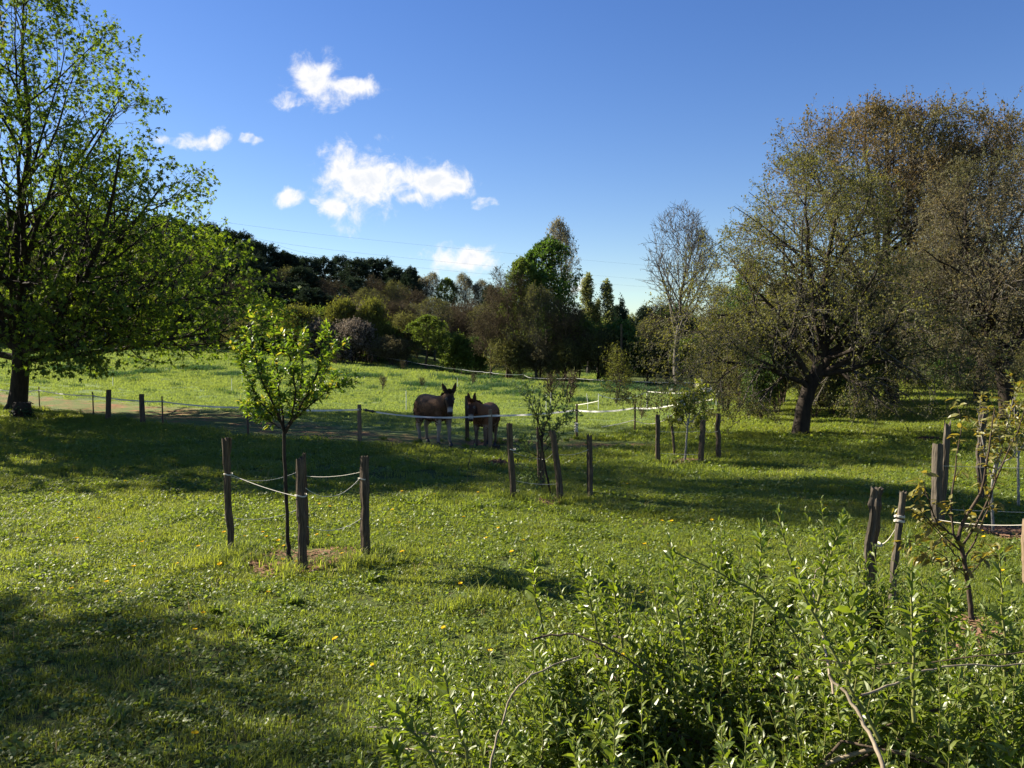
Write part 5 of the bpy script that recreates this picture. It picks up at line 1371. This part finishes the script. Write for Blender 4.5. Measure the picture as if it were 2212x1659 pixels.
# ------------------------------------------------------------------ the shrub in the foreground
def build_shrub():
    rng = np.random.default_rng(77)
    base = np.array([1.35, 3.5, 0.])
    root = thing('willow_shrub', base, 'large leafy shrub with upright shoots filling the lower right foreground', 'shrub')
    w = Geo(); arcs = []; ar = []
    def top(x, y):
        """how high the woody part of the shrub reaches"""
        return float(np.interp(x, [-.9, -.5, 0, .4, .9, 1.6, 2.4, 3.4], [.25, .55, .72, .90, .98, .98, .92, .8]))
    roots_ = [(.55, 3.3), (1.1, 3.0), (1.5, 3.6), (2.1, 3.2), (2.0, 4.1), (1.0, 4.1), (.3, 3.9), (2.7, 3.7)]
    for i in range(120):
        bx, by = roots_[i % len(roots_)]; bx += rng.normal() * .12; by += rng.normal() * .12
        a = rng.random() * 6.28; L = .35 + .95 * math.sqrt(rng.random())
        ex, ey = bx + L * math.cos(a) * 1.25, by + L * math.sin(a) * .75
        ex = max(ex, -.75); ey = max(ey, 2.25)
        zt = top(ex, ey) * (.55 + .55 * rng.random())
        mid = np.array([bx * .45 + ex * .55, by * .45 + ey * .55, zt * (1.02 + .12 * rng.random())])
        q, r = polyl([(bx, by, -.05), (bx * .8 + ex * .2, by * .8 + ey * .2, zt * .6), mid, (ex, ey, zt * (.75 + .3 * rng.random()))], [.013, .011, .008, .004], 12, rng, .008)
        arcs.append(q); ar.append(r * (.6 + .6 * rng.random()))
    A = np.concatenate(arcs); AR = np.concatenate(ar)
    pale = rng.random(len(A)) < .3
    w.add(*tubes(A[~pale], AR[~pale], 6), 0, True); w.add(*tubes(A[pale], AR[pale], 6), 1, True)
    # old arching canes that show pale in front
    at = lambda px, py, d: tuple(W(px, py, d))
    canes = [([at(1050, 1700, 2.9), at(1075, 1590, 3.0), at(1100, 1505, 3.05), at(1150, 1455, 3.1), at(1250, 1420, 3.2)], .011, 1), ([at(1150, 1382, 3.3), at(1200, 1368, 3.3), at(1270, 1380, 3.25), at(1340, 1410, 3.2), at(1400, 1455, 3.2)], .011, 0),
             ([at(1930, 1700, 2.5), at(1895, 1620, 2.6), at(1850, 1530, 2.7), at(1790, 1455, 2.8)], .019, 1), ([at(1860, 1502, 2.6), at(1930, 1480, 2.65), at(1990, 1448, 2.7), at(2060, 1436, 2.7), at(2260, 1437, 2.7)], .010, 1),
             ([at(1800, 1500, 2.9), at(1782, 1400, 3.1), at(1762, 1300, 3.3), at(1750, 1262, 3.35)], .011, 1), ([at(2290, 1400, 2.6), at(2120, 1420, 2.6), at(1900, 1437, 2.8), at(1740, 1425, 2.9)], .006, 0),
             ([at(1752, 1262, 3.35), at(1770, 1225, 3.4), at(1800, 1170, 3.4)], .006, 1)]
    for pts, r0, mt in canes:
        q, r = polyl(pts, np.linspace(r0, r0 * .6, len(pts)) * .42, 16, rng, .003); w.add(*tubes(q, r, 8), mt, True)
    # upright leafy shoots
    k = 18
    t = .22 + .78 * rng.random((len(A), k)); p, T, r = sample(A, AR, t); p = p.reshape(-1, 3); T = T.reshape(-1, 3)
    keep = p[:, 2] > .18; p, T = p[keep], T[keep]
    H = .20 + .30 * rng.random(len(p)) ** 1.4
    d = unit(np.array([-.10, 0, 1.]) + rng.normal(size=p.shape) * .24 + T * .25)
    S = walk(p, d, H, 8, .15, .035, rng)
    # a few long single shoots rising above the rest
    long_ = [((1900, 1600, 2.7), (1820, 1450, 2.75), (1760, 1330, 2.8), (1700, 1200, 2.8), (1678, 1098, 2.8)), ((1480, 1420, 3.3), (1465, 1330, 3.3), (1455, 1250, 3.3), (1448, 1165, 3.3)), ((1180, 1400, 3.5), (1160, 1300, 3.5), (1150, 1240, 3.5), (1158, 1195, 3.5)),
             ((1010, 1640, 2.9), (985, 1560, 2.9), (960, 1470, 2.9), (945, 1390, 2.9)), ((1300, 1400, 3.5), (1280, 1320, 3.5), (1262, 1250, 3.5), (1245, 1190, 3.5)), ((1740, 1420, 3.3), (1700, 1340, 3.3), (1640, 1280, 3.3), (1540, 1228, 3.3), (1450, 1190, 3.3)),
             ((1760, 1330, 3.2), (1780, 1250, 3.2), (1800, 1180, 3.2), (1822, 1112, 3.2)), ((1975, 1560, 2.6), (1972, 1440, 2.6), (1970, 1330, 2.6), (1968, 1225, 2.6)), ((2170, 1560, 2.9), (2172, 1420, 2.9), (2165, 1300, 2.9), (2160, 1195, 2.9)),
             ((1620, 1400, 3.4), (1632, 1290, 3.4), (1645, 1200, 3.4), (1640, 1130, 3.4)), ((1345, 1400, 3.6), (1330, 1320, 3.6), (1325, 1260, 3.6), (1320, 1215, 3.6)), ((960, 1700, 2.8), (930, 1620, 2.8), (870, 1560, 2.8), (820, 1490, 2.9)), ((1830, 1480, 2.3), (1840, 1400, 2.3), (1850, 1330, 2.3), (1835, 1260, 2.3)),
             ((2060, 1400, 3.0), (2050, 1320, 3.0), (2046, 1250, 3.0)), ((880, 1720, 3.0), (860, 1640, 3.0), (835, 1590, 3.0))]
    Sl = []
    for L in long_:
        q, _r = polyl([tuple(W(*a)) for a in L], [.004] * len(L), 12, rng, .003); Sl.append(q)
    Sl = np.concatenate(Sl)
    w.add(*tubes(S, np.full(len(S), .0030)[:, None] * np.linspace(1, .45, 8)[None], 4), 2, True)
    w.add(*tubes(Sl, np.full(len(Sl), .0065)[:, None] * np.linspace(1, .35, 12)[None], 6), 2, True)
    w.build('stems', ['bark_brown', 'twig_pale', 'twig_green'], root, origin=tuple(base))
    P, D, Nn, Sz, Mt = [], [], [], [], []
    for SS, cnt in ((S, 21), (Sl, 46)):
        n = len(SS); t = (np.arange(cnt)[None] + .5 * rng.random((n, cnt))) / cnt; t = .04 + .96 * t
        p, T, _ = sample(SS, np.ones(SS.shape[:2]), t)
        az = np.arange(cnt)[None] * 2.4 + rng.random((n, 1)) * 6.28
        u, v = perp(T)
        rad = np.cos(az)[..., None] * u + np.sin(az)[..., None] * v
        op = np.interp(t, [0, .7, 1], [1.05, .85, .35])[..., None]
        d = unit(np.cos(op) * T + np.sin(op) * rad + rng.normal(size=T.shape) * .12)
        nn = unit(T - (T * d).sum(-1, keepdims=True) * d + rng.normal(size=T.shape) * .25)
        sz = np.interp(t, [0, .5, .85, 1], [.9, 1.0, .75, .5]) * (.7 + .5 * rng.random((n, cnt))) * (.060 if SS is S else .072)
        P.append(p.reshape(-1, 3)); D.append(d.reshape(-1, 3)); Nn.append(nn.reshape(-1, 3)); Sz.append(sz.ravel()); Mt.append((t.ravel() > .72 + .2 * rng.random(n * cnt)).astype(int))
    P = np.concatenate(P); D = np.concatenate(D); Nn = np.concatenate(Nn); Sz = np.concatenate(Sz); Mt = np.concatenate(Mt)
    leaf_objects(root, base, LEAF8B, 'leaf', ['willow', 'willow_young'], P, D, Nn, Sz, 300, Mt)
LEAF8B = (LEAF8[0] * np.array([1, .88, 1.6]), LEAF8[1])
build_shrub()

# ------------------------------------------------------------------ dandelions
def build_flowers():
    rng = np.random.default_rng(8)
    g = Geo(); n = 26; a = np.arange(n) * 2.4; r = .003 + .009 * (np.arange(n) / n)
    pos = np.stack([r * .3 * np.cos(a), r * .3 * np.sin(a), np.full(n, .075)], -1)
    add_leaves(g, (np.array([[0, -.15, 0], [1, -.25, .1], [1, .25, .1], [0, .15, 0]]), np.array([[0, 1, 2], [0, 2, 3]])), pos, np.stack([np.cos(a), np.sin(a), .5 - .4 * np.arange(n) / n], -1), np.tile([0, 0, 1.], (n, 1)), np.full(n, .017))
    head = g.mesh('flower_head', ['petal_yellow'])
    g = Geo(); g.add(*tubes(np.array([[(0, 0, -.01), (.002, 0, .035), (0, 0, .075)]]), np.array([[.0022, .002, .002]]), 5), 0, True); stem = g.mesh('stem', ['twig_green'])
    spots = []
    for i in range(60):
        y = 4.6 + 10 * rng.random() ** .8; x = (rng.random() * 2 - 1) * .6 * y; spots.append((x, y))
    for px, py in ((568, 1158), (530, 1172), (602, 1180), (575, 1175), (538, 1205), (430, 1190), (690, 1170), (706, 1165), (480, 1240), (742, 1210), (1080, 1160), (1050, 1185), (2068, 1145), (2120, 1160), (2030, 1230), (2075, 1290), (290, 1245), (260, 1300), (610, 1215), (850, 1110)):
        p = GP(px, py); spots.append((p.x, p.y))
    for x, y in spots:
        r = bpy.data.objects.new('dandelion', None); COL.objects.link(r); s = rng.uniform(.9, 1.4)
        r.location = (x, y, gz1(x, y)); r.scale = (s, s, s * rng.uniform(.7, 1.1)); r.rotation_euler = (rng.uniform(-.3, .3), rng.uniform(-.3, .3), rng.uniform(0, 6)); r.empty_display_size = .05
        tag(r, 'small yellow dandelion flower standing in the lawn', 'flower', 'dandelions in the lawn')
        for nm, me in (('stem', stem), ('flower_head', head)):
            o = bpy.data.objects.new(nm, me); COL.objects.link(o); o.parent = r
build_flowers()
# ------------------------------------------------------------------ the donkeys
def donkey_coat(dark):
    m, t = new_mat('donkey_coat'); L = t.links.new
    a = N(t, 'ShaderNodeAttribute'); a.attribute_name = 'coat'
    tc = N(t, 'ShaderNodeTexCoord'); mp = N(t, 'ShaderNodeMapping'); mp.inputs['Scale'].default_value = (1, 1, .35)
    L(tc.outputs['Object'], mp.inputs[0])
    nz = N(t, 'ShaderNodeTexNoise'); nz.inputs['Scale'].default_value = 45; nz.inputs['Detail'].default_value = 8; nz.inputs['Roughness'].default_value = .7; L(mp.outputs[0], nz.inputs['Vector'])
    mr = N(t, 'ShaderNodeMapRange'); mr.inputs['To Min'].default_value = .65; mr.inputs['To Max'].default_value = 1.35; L(nz.outputs[0], mr.inputs[0])
    mx = N(t, 'ShaderNodeVectorMath', operation='SCALE'); L(a.outputs['Color'], mx.inputs[0]); L(mr.outputs[0], mx.inputs['Scale'])
    p = N(t, 'ShaderNodeBsdfPrincipled'); p.inputs['Roughness'].default_value = .8; p.inputs['Specular IOR Level'].default_value = .2
    p.inputs['Sheen Weight'].default_value = .15; p.inputs['Sheen Roughness'].default_value = .5; p.inputs['Sheen Tint'].default_value = (.8, .55, .35, 1)
    L(mx.outputs[0], p.inputs['Base Color'])
    b = N(t, 'ShaderNodeBump'); b.inputs['Strength'].default_value = .5; b.inputs['Distance'].default_value = .012; L(nz.outputs[0], b.inputs['Height']); L(b.outputs[0], p.inputs['Normal'])
    o = N(t, 'ShaderNodeOutputMaterial'); L(p.outputs[0], o.inputs[0])
    return m
COAT = donkey_coat(0)
def loft(g, C, RA, RB, up=(0, 0, 1), sides=16):
    """closed body through centres C with half widths RA (sideways) and RB (the other way)"""
    C = np.array(C, float); n = len(C); T = unit(np.gradient(C, axis=0))
    up = np.array(up, float); s = unit(np.cross(up[None], T)); v = np.cross(T, s)
    a = np.arange(sides) * 2 * np.pi / sides
    V = C[:, None] + np.array(RA)[:, None, None] * np.cos(a)[None, :, None] * s[:, None] + np.array(RB)[:, None, None] * np.sin(a)[None, :, None] * v[:, None]
    k = np.arange(sides); k2 = (k + 1) % sides; b0 = g.n
    V = np.concatenate([V.reshape(-1, 3), C[:1], C[-1:]])
    F = np.concatenate([np.stack([i * sides + k, i * sides + k2, (i + 1) * sides + k2, (i + 1) * sides + k], -1) for i in range(n - 1)])
    g.V.append(V); g.n += len(V); g.F.append((F + b0, 0, True))
    g.F.append((np.stack([k2, k, np.full(sides, n * sides)], -1) + b0, 0, True))
    g.F.append((np.stack([(n - 1) * sides + k, (n - 1) * sides + k2, np.full(sides, n * sides + 1)], -1) + b0, 0, True))
def smooth_curve(P, R, n):
    P = np.array(P, float); R = np.array(R, float); m = len(P)
    t = np.linspace(0, m - 1, n); out = []; ro = []
    for x in t:
        i = min(int(x), m - 2); f = x - i
        p0, p1, p2, p3 = P[max(i - 1, 0)], P[i], P[i + 1], P[min(i + 2, m - 1)]
        q0, q1, q2, q3 = R[max(i - 1, 0)], R[i], R[i + 1], R[min(i + 2, m - 1)]
        c = lambda a, b, c_, d: .5 * (2 * b + (c_ - a) * f + (2 * a - 5 * b + 4 * c_ - d) * f * f + (3 * b - a - 3 * c_ + d) * f ** 3)
        out.append(c(p0, p1, p2, p3)); ro.append(c(q0, q1, q2, q3))
    return np.array(out), np.maximum(np.array(ro), .004)
def build_donkey(loc, yaw, neck_turn, face_turn, scale, label, cfg, seed):
    rng = np.random.default_rng(seed)
    g = Geo()
    # trunk
    P = [(-.64, 0, .93), (-.60, 0, .90), (-.50, 0, .885), (-.34, 0, .88), (-.12, 0, .855), (.10, 0, .845), (.28, 0, .865), (.42, 0, .875), (.53, 0, .86), (.60, 0, .83)]
    A = [.05, .14, .225, .26, .30, .30, .262, .222, .17, .08]; B = [.09, .18, .26, .285, .295, .29, .285, .275, .21, .10]
    c, r = smooth_curve(P, np.stack([A, B], -1), 30); loft(g, c, r[:, 0], r[:, 1], sides=24)
    # neck
    ph = neck_turn; nv = np.array([math.cos(ph), math.sin(ph), 0])
    b0 = np.array([.34, 0, .93]); poll = b0 + nv * .42 + np.array([0, 0, cfg.get('lift', .25)])
    mid = (b0 + poll) / 2 + np.array([.05, 0, .03])
    c, r = smooth_curve([b0 - [.1, 0, .03], b0 + [.07, 0, .02], mid, poll - nv * .03, poll + nv * .04], [(.13, .24), (.125, .21), (.095, .155), (.075, .115), (.06, .09)], 16)
    loft(g, c, r[:, 0], r[:, 1], sides=20)
    # head
    fh = face_turn; fv = np.array([math.cos(fh), math.sin(fh), 0]); sd = np.array([-math.sin(fh), math.cos(fh), 0])
    pit = math.radians(cfg.get('pitch', 66)); hv = fv * math.cos(pit) + np.array([0, 0, -math.sin(pit)]); fw = fv * math.sin(pit) + np.array([0, 0, math.cos(pit)])
    h0 = poll + np.array([0, 0, .035]) - hv * .02; HL = .50
    sec = [(-.02, .055, .06, 0), (.04, .085, .095, -.01), (.12, .098, .115, -.02), (.20, .098, .118, -.025), (.28, .080, .10, -.02), (.36, .064, .078, -.01), (.43, .062, .068, -.01), (.48, .060, .062, -.012), (.51, .040, .042, -.012)]
    C = [h0 + hv * a + fw * o for a, _, _, o in sec]
    c, r = smooth_curve(C, [(a, b) for _, a, b, _ in sec], 26); loft(g, c, r[:, 0], r[:, 1], up=fw, sides=20)
    # eye brows, nostrils
    for s in (-1, 1):
        e = h0 + hv * .155 + sd * s * .083 + fw * .055
        c, r = smooth_curve([e - hv * .035, e, e + hv * .035], [(.012, .012), (.026, .024), (.012, .012)], 8); loft(g, c, r[:, 0], r[:, 1], up=fw)
        e = h0 + hv * .465 + sd * s * .038 + fw * .035
        c, r = smooth_curve([e - hv * .02, e, e + hv * .02], [(.010, .010), (.020, .018), (.010, .010)], 6); loft(g, c, r[:, 0], r[:, 1], up=fw)
    # ears
    eardir = []
    for s, (ex, ey) in zip((-1, 1), cfg['ears']):
        e0 = h0 + hv * .035 + sd * s * .058 - fw * .01
        ed = unit(np.array([0, 0, 1.]) + sd * s * ex + fv * ey); eu = unit(fv + np.array([0, 0, .1]))
        q = [e0 - ed * .03, e0 + ed * .03, e0 + ed * .10, e0 + ed * .17, e0 + ed * .24, e0 + ed * .29]
        c, r = smooth_curve(q, [(.022, .022), (.034, .020), (.052, .017), (.050, .015), (.034, .012), (.010, .008)], 16); loft(g, c, r[:, 0], r[:, 1], up=eu, sides=14); eardir.append((e0, ed))
    # legs
    hooves = []
    def leg(pts, rad, up=(1, 0, 0)):
        c, r = smooth_curve(pts, np.array(rad), 26); loft(g, c, r[:, 0], r[:, 1], up=up, sides=16)
    for s, fo, ho in ((1, cfg['fl'], cfg['hl']), (-1, cfg['fr'], cfg['hr'])):
        leg([(.36, .10 * s, .92), (.40, .125 * s, .76), (.40 + fo * .2, .13 * s, .60), (.42 + fo * .5, .125 * s, .42), (.425 + fo * .6, .125 * s, .36), (.42 + fo * .75, .125 * s, .29), (.415 + fo * .9, .125 * s, .18), (.42 + fo, .125 * s, .115), (.45 + fo, .125 * s, .07), (.46 + fo, .125 * s, .055)],
            [(.08, .14), (.095, .13), (.072, .085), (.050, .058), (.052, .055), (.037, .040), (.034, .037), (.042, .044), (.038, .042), (.037, .042)])
        leg([(-.38, .10 * s, .92), (-.42, .13 * s, .80), (-.40 + ho * .2, .145 * s, .68), (-.44 + ho * .4, .135 * s, .54), (-.52 + ho * .6, .125 * s, .42), (-.525 + ho * .7, .125 * s, .37), (-.505 + ho * .8, .125 * s, .28), (-.495 + ho * .9, .125 * s, .18), (-.49 + ho, .125 * s, .115), (-.455 + ho, .125 * s, .07), (-.445 + ho, .125 * s, .055)],
            [(.10, .17), (.12, .19), (.10, .15), (.070, .095), (.050, .064), (.047, .058), (.037, .044), (.035, .040), (.043, .046), (.035, .039), (.036, .041)])
        hooves += [(.468 + fo, .125 * s), (-.438 + ho, .125 * s)]
    me = g.mesh('body', [COAT])
    tmp = bpy.data.objects.new('tmp_body', me); COL.objects.link(tmp)
    md = tmp.modifiers.new('r', 'REMESH'); md.mode = 'VOXEL'; md.voxel_size = .0125; md.use_smooth_shade = True
    md = tmp.modifiers.new('s', 'SMOOTH'); md.factor = .5; md.iterations = 4
    dg = bpy.context.evaluated_depsgraph_get(); ev = tmp.evaluated_get(dg); body = bpy.data.meshes.new_from_object(ev)
    bpy.data.objects.remove(tmp); bpy.data.meshes.remove(me)
    body.name = 'body'; body.materials.clear(); body.materials.append(COAT)
    n = len(body.vertices); V = np.empty(n * 3); body.vertices.foreach_get('co', V); V = V.reshape(-1, 3)
    NV = np.empty(n * 3); body.vertices.foreach_get('normal', NV); NV = NV.reshape(-1, 3)
    base = np.array(cfg['coat']); pale = np.array(cfg['pale']); darkc = np.array(cfg['dark']); leg_c = np.array(cfg['leg'])
    col = np.tile(base, (n, 1))
    def blend(mask, c):
        nonlocal col
        mask = np.clip(mask, 0, 1)[:, None]; col = col * (1 - mask) + np.array(c) * mask
    x, y, z = V.T
    blend((z - 1.03) * 2 * (x < .3), darkc)                                   # darker back
    belly = (.66 - z) / .08 * (np.abs(x) < .75) * (np.abs(y) < .3)
    blend(np.clip(belly, 0, 1) * np.clip((-NV[:, 2] + .35) * 2, 0, 1), pale)
    blend(np.clip((.62 - z) / .18, 0, 1) * .9, leg_c)
    blend(np.clip((.30 - z) / .12, 0, 1) * .75, np.array(leg_c) * .55)
    blend(np.clip((.12 - z) / .04, 0, 1), np.array(darkc) * .9)
    rel = V - h0; al = rel @ hv; sf = rel @ fw; sdv = np.abs(rel @ sd)
    head = (al > -.05) & (al < .56) & (sdv < .14) & (np.abs(sf) < .18) & (z > .62)
    blend(head * np.clip((al - .0) * 8, 0, 1), cfg['face'])
    blend(head * np.clip((al - .33) / .06, 0, 1) * np.clip((.47 - al) / .03, 0, 1), cfg['muzzle'])
    blend(head * np.clip((al - .455) / .02, 0, 1), (.02, .016, .014))
    for s in (-1, 1):
        e = h0 + hv * .155 + sd * s * .085 + fw * .05; dd = np.linalg.norm(V - e, axis=1)
        blend((dd < .05) * np.clip(1.3 - dd / .045, 0, 1) * .3, cfg['muzzle'])
    for e0, ed in eardir:
        rr = V - e0; tt = rr @ ed; lat = np.linalg.norm(rr - tt[:, None] * ed, axis=1)
        e = (tt > .02) & (lat < .075) & (z > h0[2])
        blend(e * .75, darkc)
        blend(e * np.clip((lat - .028) * 60, 0, 1) * (tt < .2) * .4, cfg['coat'])
    ca = body.attributes.new('coat', 'FLOAT_COLOR', 'POINT')
    ca.data.foreach_set('color', np.concatenate([col, np.ones((n, 1))], 1).astype(np.float32).ravel())
    root = thing('donkey', loc, label, 'donkey', rz=yaw); root.scale = (scale,) * 3
    o = bpy.data.objects.new('body', body); COL.objects.link(o); o.parent = root
    # shaggy coat: short hair lying back over the body
    q = Geo(); nh = 9000; idx = rng.choice(n, nh); pp = V[idx] - NV[idx] * .004; low = (pp[:, 2] > .5) & ~head[idx]
    pp, nn_ = pp[low], NV[idx][low]; dd_ = unit(np.array([-.45, 0, -1.]) + rng.normal(size=pp.shape) * .25 + nn_ * .32)
    add_leaves(q, LEAF2, pp, dd_, nn_ + rng.normal(size=pp.shape) * .3, .032 * (.6 + .8 * rng.random(len(pp))))
    q.build('coat_hair', ['coat_brown'], o)
    # hooves
    for hx, hy in hooves:
        q = Geo(); c, r = smooth_curve([(hx + .012, hy, .0), (hx + .008, hy, .02), (hx - .004, hy, .05), (hx - .012, hy, .075)], [(.047, .055), (.045, .053), (.039, .045), (.030, .034)], 7)
        loft(q, c, r[:, 0], r[:, 1], up=(1, 0, 0), sides=14); q.build('hoof', ['black_plastic'], root)
    # eyes
    for s in (-1, 1):
        e = h0 + hv * .155 + sd * s * .100 + fw * .058; q = Geo()
        c, r = smooth_curve([e - hv * .018, e, e + hv * .018], [(.004, .004), (.017, .017), (.004, .004)], 9); loft(q, c, r[:, 0], r[:, 1], up=fw, sides=12); q.build('eye', ['black_plastic'], root)
    # mane and forelock: short upright hair
    q = Geo(); nn = 900; t = rng.random(nn)
    crest0 = b0 + np.array([.0, 0, .20]); crest1 = poll + np.array([0, 0, .085]) - nv * .02
    cm = (crest0 + crest1) / 2 + np.array([.03, 0, .015])
    p = crest0 * ((1 - t) ** 2)[:, None] + 2 * cm * (t * (1 - t))[:, None] + crest1 * (t ** 2)[:, None] + rng.normal(size=(nn, 3)) * .012
    add_leaves(q, LEAF2, p - [0, 0, .02], np.array([0, 0, 1.]) + rng.normal(size=(nn, 3)) * .22, rng.normal(size=(nn, 3)) + [0, 1, 0], .075 * (.7 + .5 * rng.random(nn)))
    q.build('mane', [M['mane_dark'] if cfg['mane'] == 0 else M['mane_red']], root)
    q = Geo(); nn = 170; p = h0 + fw * .06 + hv * .0 + rng.normal(size=(nn, 3)) * .020
    add_leaves(q, LEAF2, p, np.array([0, 0, 1.]) * .55 + fv * .3 + rng.normal(size=(nn, 3)) * .45, rng.normal(size=(nn, 3)), np.full(nn, .065)); q.build('forelock', [M['mane_dark'] if cfg['mane'] == 0 else M['mane_red']], root)
    # tail
    q = Geo(); c, r = smooth_curve([(-.62, 0, 1.02), (-.68, 0, .98), (-.70, .01, .85), (-.69, .015, .70), (-.68, .02, .58)], [(.03, .03), (.035, .035), (.028, .028), (.022, .022), (.03, .03)], 16); loft(q, c, r[:, 0], r[:, 1], up=(1, 0, 0), sides=10)
    nn = 260; p = np.array([-.685, .015, .62]) + rng.normal(size=(nn, 3)) * [.015, .015, .06]
    add_leaves(q, LEAF2, p, np.array([0, 0, -1.]) + rng.normal(size=(nn, 3)) * .10, rng.normal(size=(nn, 3)), np.full(nn, .18)); q.build('tail', ['mane_dark'], root)
    return root
M['coat_brown'] = leaf_mat('coat_brown', (.042, .022, .012), (.14, .070, .035), trans=.2, tint=(1.2, .9, .7), rough=.6, spec=.3)
M['mane_dark'] = leaf_mat('mane_dark', (.022, .014, .010), (.045, .028, .018), trans=.1, tint=(1, 1, 1), rough=.6, spec=.4)
M['mane_red'] = leaf_mat('mane_red', (.10, .035, .014), (.17, .06, .025), trans=.2, tint=(1, .8, .6), rough=.6, spec=.4)
def build_donkeys():
    f = GP(940, 967)
    # shoulders towards us on the right, rump away on the left
    yaw = math.radians(-52)
    loc = Vector((-1.92, 20.85, 0)); loc.z = gz1(loc.x, loc.y) - .005
    build_donkey(loc, yaw, math.radians(-8), math.radians(-32), 1.06, 'dark brown donkey with pale legs standing broadside, face turned to the viewer',
        dict(coat=(.10, .050, .024), dark=(.014, .009, .007), pale=(.34, .28, .22), leg=(.26, .22, .18), face=(.018, .011, .008), muzzle=(.30, .27, .24), ears=((.42, .0), (.30, .05)), fl=.05, fr=-.04, hl=-.02, hr=.08, mane=0, lift=.24, pitch=68), 1)
    yaw = math.radians(-106)
    loc = Vector((-.64, 20.75, 0)); loc.z = gz1(loc.x, loc.y) - .005
    build_donkey(loc, yaw, math.radians(-20), math.radians(10), .93, 'reddish brown donkey behind the pale post, standing end-on with both ears up',
        dict(coat=(.15, .062, .026), dark=(.016, .008, .006), pale=(.30, .22, .16), leg=(.10, .07, .05), face=(.032, .014, .009), muzzle=(.36, .32, .27), ears=((.10, .05), (.10, .05)), fl=.04, fr=-.03, hl=.05, hr=-.06, mane=1, lift=.24, pitch=70), 2)
build_donkeys()
